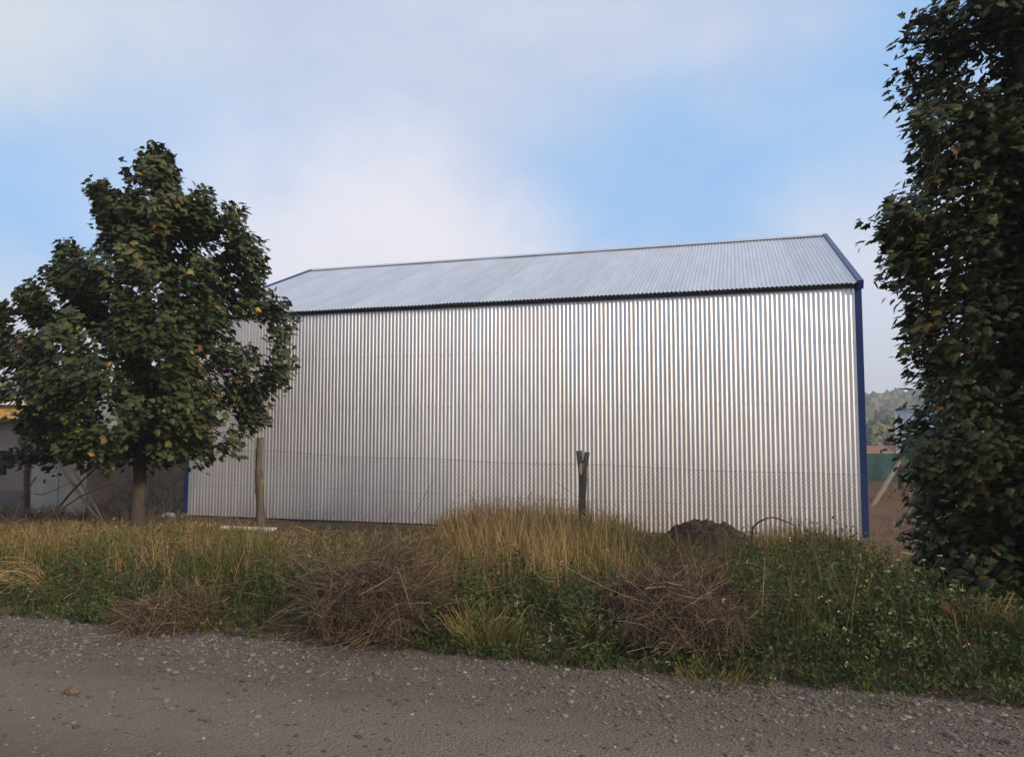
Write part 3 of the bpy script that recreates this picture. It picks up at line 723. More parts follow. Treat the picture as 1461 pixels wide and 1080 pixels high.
mb = MB(); mb.add([(-fw_ - .2, -.3, hh - .55), (fw_ + .2, -.3, hh - .55), (fw_ + .2, 4.3, hh - .55), (-fw_ - .2, 4.3, hh - .55), (-fw_ - .2, 2, hh + .35), (fw_ + .2, 2, hh + .35)],
              [(0, 1, 5, 4), (2, 3, 4, 5), (0, 4, 3), (1, 2, 5), (0, 3, 2, 1)]); mb.build('roof', M['tile'], far)
def far_bush(px, py, Y, s, tv, label):
    p = at(px, py, Y); n = 60; d = rng.normal(size=(n, 3)); d /= np.linalg.norm(d, axis=1)[:, None]; d *= rng.uniform(.4, 1, (n, 1)) * s; d[:, 2] = np.abs(d[:, 2])
    V, F, T = scatter([(rough(ICO2[0], .2, 3), ICO2[1])], n, d, np.tile(rng.uniform(.2, .38, (n, 1)) * s, (1, 3)), rand_rot(n), np.clip(tv + rng.normal(size=n) * .12, 0, 1))
    o = link('bush', npmesh('bush', V, F, T), M['forest']); o.location = (p[0], Y, float(min(0, p[2]))); tag(o, label, 'bush')
far_bush(1262, 634, 105, 2.6, .75, 'small yellowish bush beyond the orange tiled roof')
far_bush(1246, 632, 125, 3.4, .2, 'dark rounded bush behind the far orange roof')
far_bush(1280, 628, 120, 3.6, .12, 'dark tall bush beside the pale blue shed')

# ---------------------------------------------------------------- trees
def maple_leaf():
    half = [(0.0, -.02), (.17, -.10), (.46, -.05), (.33, .15), (.58, .40), (.31, .42), (.24, .64), (0.0, .94)]
    out = half + [(-x, y) for x, y in half[-2:0:-1]]
    V = np.array([(x, y - .1, -.20 * abs(x) - .13 * y * y) for x, y in out] + [(0, .2, .035)])
    n = len(out); F = np.array([(n, i, (i + 1) % n) for i in range(n)]); return V, F
LEAFT = maple_leaf()
def orient(nrm, tip):
    z = nrm / np.linalg.norm(nrm, axis=1)[:, None]; y = tip - (tip * z).sum(1)[:, None] * z; y /= np.linalg.norm(y, axis=1)[:, None] + 1e-9
    return np.stack([np.cross(y, z), y, z], -1)
def build_tree(name, label, base, trunk, tips, leaf_n, leaf_s, mat, seed, trunk_r, axis_bow=.1):
    """trunk: list of points (absolute); tips: (n,3) shoot ends. Limbs grow from the trunk to the shoots, leaves crowd the shoots."""
    rg = np.random.default_rng(seed)
    root = tag(empty(name, base), label, 'tree')
    nodes = [np.array(trunk[0], float)]; par = [-1]
    for p in trunk[1:]:
        p = np.array(p, float); a = nodes[-1]; k = max(1, int(np.linalg.norm(p - a) / .25))
        for j in range(1, k + 1): nodes.append(a + (p - a) * j / k + rg.normal(size=3) * [.012, .012, 0]); par.append(len(nodes) - 2)
    ntr = len(nodes)
    zb = trunk[1][2]
    ax = np.array([base[0], base[1]])
    order = np.argsort(np.linalg.norm(tips[:, :2] - ax, axis=1) + .25 * np.abs(tips[:, 2] - zb))
    shoots = []
    for q in order:
        tpt = tips[q]; N = np.array(nodes); d = tpt - N; dist = np.linalg.norm(d, axis=1)
        hor = np.linalg.norm(d[:, :2], axis=1)
        rise = d[:, 2]
        cost = dist + 1.6 * np.clip(.45 * hor - rise, 0, None) + np.where(N[:, 2] < zb - .05, 5, 0)
        k = int(np.argmin(cost)); a = N[k]; seg = max(2, int(dist[k] / .16)); prev = k
        ctrl = a + (tpt - a) * .55 + np.array([0, 0, -.10 * dist[k]]) + rg.normal(size=3) * .05 * dist[k]
        for j in range(1, seg + 1):
            f = j / seg; p = (1 - f) ** 2 * a + 2 * f * (1 - f) * ctrl + f * f * tpt
            nodes.append(p); par.append(prev); prev = len(nodes) - 1
        dirv = tpt - ctrl; shoots.append((tpt, dirv / (np.linalg.norm(dirv) + 1e-9)))
    N = np.array(nodes); par = np.array(par); nn = len(N)
    w = np.zeros(nn); kids = np.zeros(nn, int)
    for i in range(nn - 1, 0, -1):
        if kids[i] == 0: w[i] = max(w[i], 1.0)
        w[par[i]] += w[i]; kids[par[i]] += 1
    rad = .0045 * np.power(np.maximum(w, 1), .46)
    rad[:ntr] = np.maximum(rad[:ntr], trunk_r * np.interp(np.arange(ntr), [0, 2, 6, ntr - 1], [1.25, 1.0, .93, .12]))
    rad = np.minimum(rad, trunk_r * 1.3); rad[ntr:] = np.minimum(rad[ntr:], trunk_r * .5)
    mb = MB(); mb.tube(N[:ntr] - base, rad[:ntr], 12, jit=.05, seed=seed); mb.build('trunk', M['bark'], root, True)
    # every other segment as a short 5-sided tube
    idx = np.arange(ntr, nn); A = N[par[idx]]; B = N[idx]; ra = np.minimum(rad[par[idx]], rad[idx] * 1.3); rb = rad[idx]
    d = B - A; d /= np.linalg.norm(d, axis=1)[:, None] + 1e-9
    e1 = np.cross(d, [.31, .52, .79]); e1 /= np.linalg.norm(e1, axis=1)[:, None] + 1e-9; e2 = np.cross(d, e1)
    th = np.arange(5) * 2 * math.pi / 5; ring = np.cos(th)[None, :, None] * e1[:, None] + np.sin(th)[None, :, None] * e2[:, None]
    V = np.concatenate([A[:, None] + ra[:, None, None] * ring, B[:, None] + rb[:, None, None] * ring], 1) - base
    off = (np.arange(len(idx)) * 10)[:, None]; jj = np.arange(5)[None]; j2 = (jj + 1) % 5
    F = np.stack([off + jj, off + j2, off + 5 + j2, off + 5 + jj], -1).reshape(-1, 4)
    tag(link('branches', npmesh('branches', V.reshape(-1, 3), F, smooth=True), M['bark'], root), kind='stuff')
    # leaves along the shoots
    Sp = np.array([s[0] for s in shoots]); Sd = np.array([s[1] for s in shoots]); ns = len(Sp)
    per = rg.uniform(.5, 1.5, ns); cnt = rg.poisson(leaf_n / ns * per); k = np.repeat(np.arange(ns), cnt); n = len(k)
    back = rg.beta(1.0, 1.5, n) * .62 - .06
    c = np.array([base[0], base[1]])
    side = rg.normal(size=(n, 3)); side -= (side * Sd[k]).sum(1)[:, None] * Sd[k]; side /= np.linalg.norm(side, axis=1)[:, None] + 1e-9
    P = Sp[k] - Sd[k] * back[:, None] + side * (rg.uniform(.03, .20, n) * (1 + .4 * back))[:, None]; P[:, 2] -= rg.uniform(0, .07, n)
    outw = P - np.array([base[0], base[1], 0]); outw[:, 2] = 0; outw /= np.linalg.norm(outw, axis=1)[:, None] + 1e-9
    nrm = np.array([0, 0, 1.0]) + .75 * outw * rg.uniform(.2, 1.3, (n, 1)) + rg.normal(size=(n, 3)) * .45
    tip = side * .8 + outw * .5 + np.array([0, 0, -.55]) + rg.normal(size=(n, 3)) * .3
    sc = leaf_s * rg.uniform(.55, 1.2, n)
    ct = np.clip(rg.beta(2.2, 3.2, ns), 0, 1) * .55 + .05; ct[rg.random(ns) < .09] += .30
    tint = np.clip(ct[k] + rg.normal(size=n) * .10, 0, .93); hot = rg.random(n) < .022; tint[hot] = rg.uniform(.9, 1, hot.sum())
    V, F, T = scatter([LEAFT], n, P - base, np.stack([sc, sc, sc], -1), orient(nrm, tip), tint)
    tag(link('foliage', npmesh('foliage', V, F, T), mat, root), kind='stuff')
    return root
# left maple: crown outline read as half-widths by height around a leaning axis
TY = 12.5
def crown_pts(n, prof, Y, depth, rg, shell=.55):
    """prof rows: (py, left px, right px). Points fill the crown with more of them near the outside."""
    ys_ = np.array([p[0] for p in prof]); l = np.array([p[1] for p in prof]); r = np.array([p[2] for p in prof]); out = []
    wts = (r - l) ** 1.5; cdf = np.cumsum(wts) / wts.sum()
    while len(out) < n:
        py = np.interp(rg.random(), cdf, ys_) + rg.uniform(-12, 12)
        a, b = np.interp(py, ys_, l), np.interp(py, ys_, r)
        th = rg.uniform(0, 2 * math.pi); rr = shell + (1 - shell) * rg.random() if rg.random() < .72 else math.sqrt(rg.random()) * shell
        rr *= .97 + .06 * math.sin(th * 3 + py * .02)
        px = (a + b) / 2 + (b - a) / 2 * rr * math.cos(th); dy = (b - a) / 2 / FPX * Y * rr * math.sin(th) * depth
        p = at(px, py, Y); s = (Y + dy) / Y
        out.append((p[0], Y + dy, p[2]))
    return np.array(out)
prof = [(300, 165, 325), (335, 140, 345), (370, 105, 365), (405, 60, 375), (440, 22, 385), (480, 0, 392), (520, -18, 398), (555, -18, 392), (590, 5, 375), (615, 30, 345), (635, 75, 305)]
rg = np.random.default_rng(21)
tips = crown_pts(350, prof, TY, .95, rg)
spikes = [((215, 235), 12), ((228, 222), 5), ((238, 250), 9), ((243, 275), 9), ((140, 262), 5), ((150, 285), 7), ((160, 310), 7), ((190, 275), 6), ((192, 300), 8), ((298, 270), 4), ((285, 300), 6), ((290, 320), 6),
          ((335, 300), 5), ((338, 325), 6), ((352, 350), 6), ((368, 370), 5), ((93, 352), 4), ((98, 375), 5), ((75, 395), 4), ((120, 395), 6), ((40, 415), 5), ((55, 440), 6), ((385, 430), 5), ((400, 450), 4), ((405, 495), 4), ((402, 520), 5),
          ((5, 440), 4), ((-10, 470), 6), ((20, 640), 3), ((60, 628), 4), ((330, 625), 3), ((300, 640), 3), ((240, 640), 4), ((150, 640), 4), ((110, 635), 4), ((240, 315), 8), ((225, 340), 8)]
ex = []
for (px, py), k in spikes:
    for _ in range(max(2, int(k * .8))):
        Yq = TY + rg.normal() * .35; ex.append(at(px + rg.normal() * 5, py + rg.normal() * 6, Yq))
tips = np.concatenate([tips, np.array(ex)])
bx = at(197, 700, TY)[0]; tg = float(gz(bx, TY)); tbase = np.array([bx, TY, tg])
trk = [(bx, TY, tg - .15), (bx + .02, TY, at(197, 640, TY)[2]), (bx + .0, TY + .05, at(198, 560, TY)[2]), (bx + .06, TY, at(205, 460, TY)[2]), (bx + .10, TY - .03, at(212, 370, TY)[2]), (bx + .2, TY, at(222, 270, TY)[2])]
build_tree('maple_tree', 'round crowned maple tree with a bare trunk before the left shed end', tbase, trk, tips, 34000, .114, M['leaf'], 31, .105)

RY = 7.0
prof = [(-120, 1440, 1500), (-60, 1432, 1560), (0, 1448, 1600), (50, 1450, 1620), (100, 1425, 1640), (150, 1380, 1660), (200, 1362, 1670), (260, 1360, 1680), (320, 1352, 1690), (380, 1350, 1700), (440, 1345, 1700), (500, 1350, 1700),
        (560, 1362, 1700), (620, 1345, 1690), (680, 1345, 1690), (740, 1350, 1680), (800, 1352, 1670), (850, 1358, 1650)]
rg = np.random.default_rng(77)
tips = np.concatenate([crown_pts(500, prof, RY, .85, rg, .5), crown_pts(180, [(a, b + 45, c - 45) for a, b, c in prof[2:]], RY, .7, rg, .3)])
lobes = [(1330, 42, 38, 15), (1300, 107, 24, 8), (1318, 160, 18, 7), (1312, 205, 12, 4), (1308, 252, 14, 5), (1283, 300, 22, 10), (1275, 335, 22, 11), (1285, 375, 18, 8), (1302, 425, 16, 6), (1300, 470, 14, 7), (1312, 515, 12, 4),
         (1340, 555, 10, 3), (1308, 605, 16, 8), (1310, 640, 14, 6), (1318, 700, 18, 7), (1322, 755, 18, 7), (1335, 815, 20, 7), (1350, 850, 18, 6), (1372, 868, 12, 5), (1420, 0, 28, 12), (1440, -30, 28, 10)]
ex = []
for _ in range(110):
    py = rg.uniform(125, 850); ex.append(at(rg.uniform(1352, 1425), py, RY + rg.normal() * .35))
for px, py, r_, k in lobes:
    Yl = RY + rg.normal() * .3
    for _ in range(k): ex.append(at(px + 12 + rg.normal() * r_ * .55, py + rg.normal() * r_ * .55, Yl + rg.normal() * .16))
tips = np.concatenate([tips, np.array(ex)])
bx = at(1500, 800, RY)[0]; tg = float(gz(bx, RY)); tbase = np.array([bx, RY, tg]); tips[:, 2] = np.maximum(tips[:, 2], tg + .12)
trk = [(bx, RY, tg - .15), (bx, RY, tg + .12), (bx - .03, RY, 1.5), (bx + .02, RY + .04, 3.0), (bx - .05, RY, 4.6), (bx - .1, RY, at(1450, -110, RY)[2])]
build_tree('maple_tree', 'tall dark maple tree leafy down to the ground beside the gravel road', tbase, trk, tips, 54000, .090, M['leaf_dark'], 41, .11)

# ---------------------------------------------------------------- verge plants
YT = np.array([(-400, 760), (0, 752), (100, 750), (200, 758), (270, 750), (400, 762), (500, 768), (600, 762), (640, 728), (680, 706), (740, 698), (800, 710), (860, 722), (900, 742), (930, 768),
               (1000, 776), (1060, 762), (1100, 750), (1150, 746), (1200, 768), (1250, 782), (1300, 800), (1350, 850), (1461, 866), (1900, 870)], float)
def hmax(px, d): return np.clip(HC - (np.interp(px, YT[:, 0], YT[:, 1]) - 616.3) / FPX * d, .03, 1.2)
def verge(n, t0, t1, s0=-7.0, s1=15.0, power=1.0):
    s = rng.uniform(s0, s1, n); t = t0 + (t1 - t0) * rng.random(n) ** power
    x, y = xy(s, t); px, _ = to_px(np.stack([x, y, np.zeros(n)], -1))
    ok = (wall_v(x, y) > .25) | (px < 255); return s[ok], t[ok], x[ok], y[ok], px[ok]
def blades(x, y, H, W, lean, curl, tint, zoff=-.01):
    n = len(x); z = gz(x, y) + zoff; az_ = rng.uniform(0, 2 * math.pi, n); fa = rng.uniform(0, 2 * math.pi, n)
    f = np.array([0, .38, .72, 1.0]); wf = np.array([1, .85, .55, 0])
    ho = H[:, None] * (lean[:, None] * f + curl[:, None] * f ** 2.2)
    vz = H[:, None] * (f[None] - .35 * (lean + curl)[:, None] ** 2 * f[None] ** 2)
    cx = x[:, None] + np.cos(az_)[:, None] * ho; cy = y[:, None] + np.sin(az_)[:, None] * ho; cz = z[:, None] + vz
    wx = np.cos(fa)[:, None] * W[:, None] * wf * .5; wy = np.sin(fa)[:, None] * W[:, None] * wf * .5
    Lf = np.stack([cx - wx, cy - wy, cz], -1); Rt = np.stack([cx + wx, cy + wy, cz], -1)
    V = np.concatenate([Lf[:, :3], Rt[:, :3], Lf[:, 3:]], 1)     # 0-2 left, 3-5 right, 6 tip
    Ft = np.array([(0, 3, 4), (0, 4, 1), (1, 4, 5), (1, 5, 2), (2, 5, 6)])
    F = (Ft[None] + (np.arange(n) * 7)[:, None, None]).reshape(-1, 3)
    return V.reshape(-1, 3), F, np.repeat(np.clip(tint, 0, 1), 7), np.stack([cx[:, 3], cy[:, 3], cz[:, 3]], -1)
def leaflets(P, size, tint, up=.6):
    n = len(P); nrm = rng.normal(size=(n, 3)) * .7 + [0, 0, up]; tip = rng.normal(size=(n, 3)) + [0, 0, .35]
    V0 = np.array([(0, 0, 0), (.22, .45, -.05), (0, 1, -.12), (-.22, .45, -.05)]); F0 = np.array([(0, 1, 2), (0, 2, 3)])
    Rm = orient(nrm, tip); P3 = np.einsum('nij,nvj->nvi', Rm, V0[None] * size[:, None, None]) + P[:, None]
    return P3.reshape(-1, 3), (F0[None] + (np.arange(n) * 4)[:, None, None]).reshape(-1, 3), np.repeat(np.clip(tint, 0, 1), 4)
def join(parts):
    V, F, T, o = [], [], [], 0
    for p in parts: V.append(p[0]); F.append(p[1] + o); T.append(p[2]); o += len(p[0])
    return np.concatenate(V), np.concatenate(F), np.concatenate(T)
def bump1(x, c, w): return np.exp(-((x - c) / w) ** 2)
heads = []
PILES = [(540, 890, .54, .50, .52), (965, 905, .58, .60, .42), (252, 884, .30, .28, .24)]
PC_ = [gp(a, b, .06) for a, b, *_ in PILES]
def off_piles(x, y, k=.8):
    m = np.ones(len(x), bool)
    for (a, b, rx, ry, h), c in zip(PILES, PC_): m &= ((x - c[0]) / (rx * k)) ** 2 + ((y - c[1]) / (ry * k)) ** 2 > 1
    return m
# tall golden stalks
s, t, x, y, px = verge(60000, .5, 7.5)
wgt = np.clip(1.0 * bump1(px, 770, 150) * sm(t, 1.0, 2.2) + .30 * bump1(px, 650, 90) * sm(t, .8, 2) + .62 * bump1(px, 40, 300) * sm(t, .4, 1.3) + .22 * bump1(px, 480, 130) * sm(t, 1.0, 2) + .42 * sm(px, 900, 1000) * (1 - sm(px, 1250, 1320)) * sm(t, 1.0, 2.2) + .06, 0, 1)
wgt *= .25 + 1.2 * vnoise(x, y, 61, .8)
k = (rng.random(len(x)) < wgt) & off_piles(x, y, .6); x, y, px, t = x[k], y[k], px[k], t[k]
H = hmax(px, y) * rng.uniform(.35, 1.03, len(x)) ** .8; H = np.minimum(H, .95 * rng.uniform(.7, 1.1, len(x))) * (.55 + .6 * vnoise(x, y, 62, .45))
V1 = blades(x, y, H, rng.uniform(.0035, .0075, len(x)) * np.clip(y / 8, .8, 1.5), rng.uniform(0, .30, len(x)), rng.uniform(-.05, .35, len(x)), np.clip(rng.beta(3, 2.6, len(x)) - .25 * bump1(px, 560, 120) + .0, 0, 1))
tp = V1[3]; k = rng.random(len(tp)) < .34
SH = tp[k]; n = len(SH)
V2 = scatter([ICO1], n, SH, np.stack([rng.uniform(.002, .004, n)] * 2 + [rng.uniform(.012, .032, n)], -1), None, rng.uniform(.2, .8, n))
V, F, T = join([V1[:3], V2])
tag(link('dry_grass', npmesh('dry_grass', V, F, T), M['dry']), 'tall golden dry grass stalks along the wire fence', 'grass', kind='stuff')
# low dry litter and short straw, over the whole verge
s, t, x, y, px = verge(52000, .05, 8.2)
k = off_piles(x, y, .5) & (rng.random(len(x)) < (.25 + .9 * vnoise(x, y, 63, .6)) * (.22 + .78 * sm(t, 1.0, 2.6))); x, y, px, t = x[k], y[k], px[k], t[k]
H = np.minimum(hmax(px, y), rng.uniform(.05, .24, len(x)))
V1 = blades(x, y, H, rng.uniform(.004, .009, len(x)), rng.uniform(.2, 1.1, len(x)), rng.uniform(0, .6, len(x)), rng.beta(2.0, 2.6, len(x)))
tag(link('straw_litter', npmesh('straw_litter', *V1[:3]), M['dry']), 'short bleached straw and litter covering the verge soil', 'grass', kind='stuff')
# olive half-dry grass
s, t, x, y, px = verge(110000, .0, 6.8)
wgt = np.clip(.48 - .3 * bump1(px, 540, 90) + .35 * bump1(px, 1150, 120) + .3 * bump1(px, 250, 180) - .35 * sm(t, 4.5, 6.5), 0, 1) * (.08 + 1.3 * sm(vnoise(x, y, 67, .65), .25, .75))
k = (rng.random(len(x)) < wgt) & off_piles(x, y, .75); x, y, px, t = x[k], y[k], px[k], t[k]
H = np.minimum(hmax(px, y) * .97, rng.uniform(.15, .78, len(x)) * (.30 + .70 * sm(t, .0, 1.0))) * (.30 + .85 * sm(vnoise(x, y, 68, .55), .2, .8))
V1 = blades(x, y, H, rng.uniform(.004, .008, len(x)), rng.uniform(.02, .45, len(x)), rng.uniform(0, .5, len(x)), np.clip(rng.beta(2, 2.4, len(x)) + .12 * sm(t, .5, 3) - .05, 0, 1))
heads.append((V1[3], px))
tag(link('olive_grass', npmesh('olive_grass', *V1[:3]), M['olive']), 'half dry olive green grass mixed through the verge', 'grass', kind='stuff')
# leafy green weeds, thickest along the road edge and towards the right
s, t, x, y, px = verge(6200, .02, 4.2, power=1.25)
wgt = np.clip(.95 * sm(px, 560, 660) * (1 - sm(t, .9, 1.9)) + .85 * sm(px, 1030, 1130) * (1 - sm(t, 1.3, 2.6)) + .6 * bump1(px, 60, 150) * (1 - sm(t, .5, 1.4)) + .5 * bump1(px, 320, 170) * (1 - sm(t, .8, 2.0)) + .5 * bump1(px, 720, 60) * (1 - sm(t, 1.8, 2.6)) + .10, 0, 1)
k = (rng.random(len(x)) < wgt * (.35 + 1.1 * vnoise(x, y, 71, .55))) & off_piles(x, y, .85); x, y, px, t = x[k], y[k], px[k], t[k]
hp = (.45 + .75 * vnoise(x, y, 72, .6)) * np.minimum(hmax(px, y) * .95, rng.uniform(.12, .60, len(x)) * (.30 + .70 * sm(t, .05, .8)) * (1 + .35 * sm(px, 1050, 1200)))
nl = np.maximum(14, (hp * 150).astype(int)); ki = np.repeat(np.arange(len(x)), nl); n = len(ki)
f = rng.random(n) ** .75; rad = (.05 + .30 * hp[ki]) * (.35 + .65 * np.sin(f * 2.6)) * np.sqrt(rng.random(n)); th = rng.uniform(0, 6.283, n)
P = np.stack([x[ki] + rad * np.cos(th), y[ki] + rad * np.sin(th), gz(x[ki], y[ki]) + hp[ki] * f + .005], -1)
pt = rng.beta(2, 2.4, len(x))
V1 = leaflets(P, rng.uniform(.03, .075, n) * (1.1 - .45 * f), pt[ki] * .8 + rng.normal(size=n) * .1 + .08)
# their stems, several to a plant
ks = np.repeat(np.arange(len(x)), 5); m_ = len(ks)
V2 = blades(x[ks] + rng.normal(size=m_) * .03, y[ks] + rng.normal(size=m_) * .03, hp[ks] * rng.uniform(.7, 1.12, m_), np.full(m_, .006), rng.uniform(.05, .5, m_), rng.uniform(0, .25, m_), pt[ks] * .6 + .3)
V, F, T = join([V1, V2[:3]])
tag(link('green_weeds', npmesh('green_weeds', V, F, T), M['green']), 'low leafy green weeds along the gravel edge', 'weeds', kind='stuff')
hw = V2[3]; hwp = px[ks]
# fine green grass fringe at the gravel
s, t, x, y, px = verge(30000, -.28, 1.6, power=1.5)
wgt = np.clip(.25 + .6 * sm(px, 560, 700), 0, 1) * (.15 + 1.3 * vnoise(x, y, 73, .45)); k = (rng.random(len(x)) < wgt) & off_piles(x, y, .9); x, y, px, t = x[k], y[k], px[k], t[k]
k = rng.random(len(x)) < np.where(t < .05, .9 * sm(vnoise(x, y, 74, .35), .5, .75), 1); x, y, px, t = x[k], y[k], px[k], t[k]
H = rng.uniform(.04, .26, len(x)) * (.35 + .65 * sm(t, -.1, .5))
V1 = blades(x, y, H, rng.uniform(.004, .008, len(x)), rng.uniform(.05, .6, len(x)), rng.uniform(0, .6, len(x)), rng.beta(2.4, 2, len(x)))
tag(link('green_grass', npmesh('green_grass', *V1[:3]), M['green']), 'short green grass fringe growing into the gravel', 'grass', kind='stuff')
# small yellowish flower and seed heads on the weeds
tp, pp = heads[0]; k = rng.random(len(tp)) < .020 * (.25 + bump1(pp, 1180, 120) * 1.6 + .8 * bump1(pp, 720, 200)); A_ = tp[k]
k = rng.random(len(hw)) < .045 * (.2 + bump1(hwp, 1250, 150) * 1.3); B_ = hw[k]
FH = np.concatenate([A_, B_]); n0 = len(FH); FH = np.repeat(FH, 3, 0) + rng.normal(size=(n0 * 3, 3)) * .010; n = len(FH)
V, F, T = scatter([ICO1], n, FH, np.stack([rng.uniform(.0035, .0075, n)] * 3, -1), None, rng.random(n))
tag(link('flower_heads', npmesh('flower_heads', V, F, T), M['flower']), 'tiny pale yellow flower heads dotted over the weeds', 'flowers', kind='stuff')

# brush piles
def brush_pile(c, rx, ry, h, n, label, seed, tip_lean=0.0):
    rg = np.random.default_rng(seed); g = float(gz(c[0], c[1]))
    th = rg.uniform(0, 6.283, n); el = np.arcsin(rg.uniform(.02, .98, n)); rr = .62 + .42 * rg.random(n)
    D = np.stack([np.cos(th) * np.cos(el), np.sin(th) * np.cos(el), np.sin(el)], -1)
    shp = 1 + .22 * np.sin(th * 2 + seed) + .16 * np.sin(th * 3 + 2 * seed)
    shp = shp * (.72 + .55 * vnoise(D[:, 0] * 2 + seed, D[:, 1] * 2 + D[:, 2], seed, .55))
    P0 = D * [rx * 1.15, ry, h] * (rr * shp)[:, None]; P0[:, 2] = np.maximum(P0[:, 2], .01)
    tang = np.cross(D, rg.normal(size=(n, 3))); tang /= np.linalg.norm(tang, axis=1)[:, None] + 1e-9
    out_dir = tang * .9 + D * .25 + np.array([.35 * tip_lean, 0, .15]) ; out_dir /= np.linalg.norm(out_dir, axis=1)[:, None]
    Ln = rg.gamma(2.2, .095, n).clip(.06, .62) * (.7 + h * .6); f = np.linspace(0, 1, 6); cv = rg.normal(size=(n, 3)) * .6 + [0, 0, -.5]
    paths = P0[:, None] + Ln[:, None, None] * (out_dir[:, None] * (f - .4)[None, :, None] + cv[:, None] * (f ** 2)[None, :, None] * .8)
    paths[..., 2] = np.maximum(paths[..., 2], .004)
    V, F = wire_strip(paths, .0019); T = np.repeat(np.clip(rg.beta(1.6, 2.2, n), 0, 1), 18)
    o = link('brush_pile', npmesh('brush_pile', V, F, T), M['brush']); o.location = (c[0], c[1], g)
    # dark inner mound, added as occlusion shade inside the heap
    Vc, Fc = ICO3; up = np.maximum(Vc[:, 2], -.05); sh = 1 + .18 * np.sin(2 * np.arctan2(Vc[:, 1], Vc[:, 0]) + seed)
    Vc = np.stack([Vc[:, 0] * rx * .72 * sh, Vc[:, 1] * ry * .72 * sh, up * h * .74], -1) * (1 + .10 * rg.normal(size=(len(Vc), 1)))
    link('occlusion_core', npmesh('occlusion_core', Vc, Fc), M['mound'], o)
    return tag(o, label, 'brush pile')
labs = ['large tangled heap of brown dry brush spilling onto the gravel', 'tangled reddish brown brush heap below the soil mound', 'small low heap of dead grey brown weeds at the road edge']
for q, ((a, b, rx, ry, h), c) in enumerate(zip(PILES, PC_)):
    brush_pile(c, rx, ry, h, (9500, 9500, 3200)[q], labs[q], 11 + q, (1, .6, 0)[q])
# bent dead stems lying through the grass, in patches
def tangle(n, wf, seed, s0, s1, t0, t1, h, ln):
    rg = np.random.default_rng(seed); s = rg.uniform(s0, s1, n); t = rg.uniform(t0, t1, n); x, y = xy(s, t); px, _ = to_px(np.stack([x, y, 0 * x], -1))
    k = rg.random(n) < wf(px, t) * (.1 + 1.5 * vnoise(x, y, seed, .55) ** 1.5); x, y, px = x[k], y[k], px[k]; n = len(x)
    hm = hmax(px, y); z0 = gz(x, y) + np.minimum(hm, h * (.3 + .9 * vnoise(x, y, seed + 1, .6))) * rg.random(n) ** .8
    a = rg.uniform(0, 6.283, n); d = np.stack([np.cos(a), np.sin(a), rg.normal(size=n) * .45 + .1], -1); cv = rg.normal(size=(n, 3)) * .45 + [0, 0, -.55]
    f = np.linspace(0, 1, 6); L_ = ln * rg.uniform(.4, 1.2, n)
    P = np.stack([x, y, z0], -1)[:, None] + L_[:, None, None] * (d[:, None] * (f - .45)[None, :, None] + cv[:, None] * (f ** 2)[None, :, None])
    P[..., 2] = np.maximum(P[..., 2], gz(P[..., 0], P[..., 1]) + .004)
    V, F = wire_strip(P, .0026); return V, F, np.repeat(np.clip(rg.beta(2, 2, n), 0, 1), 18)
V, F, T = tangle(16000, lambda px, t: np.clip(.75 * bump1(px, 500, 150) + .8 * bump1(px, 960, 120) + .45 * bump1(px, 690, 70) + .55 * bump1(px, 60, 200) + .3 * bump1(px, 330, 90) + .06, 0, 1), 91, -6, 13, .3, 4.2, .38, .45)
tag(link('dead_stems', npmesh('dead_stems', V, F, T), M['brush']), 'bent brown dead weed stems lying through the verge grass', 'weeds', kind='stuff')
# scrub on the earth bank and round the left end of the shed
n = 40000; x = rng.uniform(-19, -5.2, n); y = rng.uniform(13.5, 27, n); x[:9000] = rng.uniform(5.9, 15, 9000); y[:9000] = rng.uniform(8.5, 26, 9000); px, _ = to_px(np.stack([x, y, gz(x, y)], -1))
k = ((px < 262) | ((px > 1248) & (vnoise(x, y, 97, 1.3) > .5))) & ~((x < -10.4) & (y > 17.2)) & (rng.random(n) < .15 + 1.1 * vnoise(x, y, 95, .8)); x, y = x[k], y[k]; n = len(x)
V1 = blades(x, y, rng.uniform(.06, .42, n) * (.4 + .8 * vnoise(x, y, 96, .7)), rng.uniform(.010, .020, n), rng.uniform(.1, 1.0, n), rng.uniform(0, .6, n), rng.beta(2.4, 2, n))
tag(link('bank_scrub', npmesh('bank_scrub', *V1[:3]), M['brush']), 'dry brown scrub on the bare earth at both ends of the shed', 'scrub', kind='stuff')
# single tufts
def tuft(px, py, n, h, spread, lean, label, seed, mat='dry', tint=.7, name='grass_tuft', droop=.3, wdir=None):
    rg = np.random.default_rng(seed); c = gp(px, py, .1); g = float(gz(c[0], c[1])); f = np.linspace(0, 1, 7)
    th = rg.uniform(0, 6.283, n); r0 = spread * np.sqrt(rg.random(n)) * .45; b = np.stack([r0 * np.cos(th), r0 * np.sin(th), np.full(n, -.02)], -1)
    d = np.stack([np.cos(th) * .35, np.sin(th) * .35, np.ones(n)], -1) + rg.normal(size=(n, 3)) * .16
    if wdir is not None: d = d * .35 + np.array(wdir)[None] + rg.normal(size=(n, 3)) * .12
    Ln = h * rg.uniform(.55, 1.1, n); P = b[:, None] + Ln[:, None, None] * (d[:, None] * f[None, :, None] + np.array([0, 0, -droop])[None, None] * (f ** 2)[None, :, None])
    P[..., 2] = np.maximum(P[..., 2], -.02 + .01 * rg.random((n, 1)))
    V, F = wire_strip(P, .0022); T = np.repeat(np.clip(tint + rg.normal(size=n) * .15, 0, 1), 21)
    o = link(name, npmesh(name, V, F, T), M[mat]); o.location = (c[0], c[1], g); return tag(o, label, 'grass tuft')
tuft(1388, 912, 420, .34, .42, 0, 'golden dry grass tuft at the foot of the tall dark maple', 3, tint=.6)
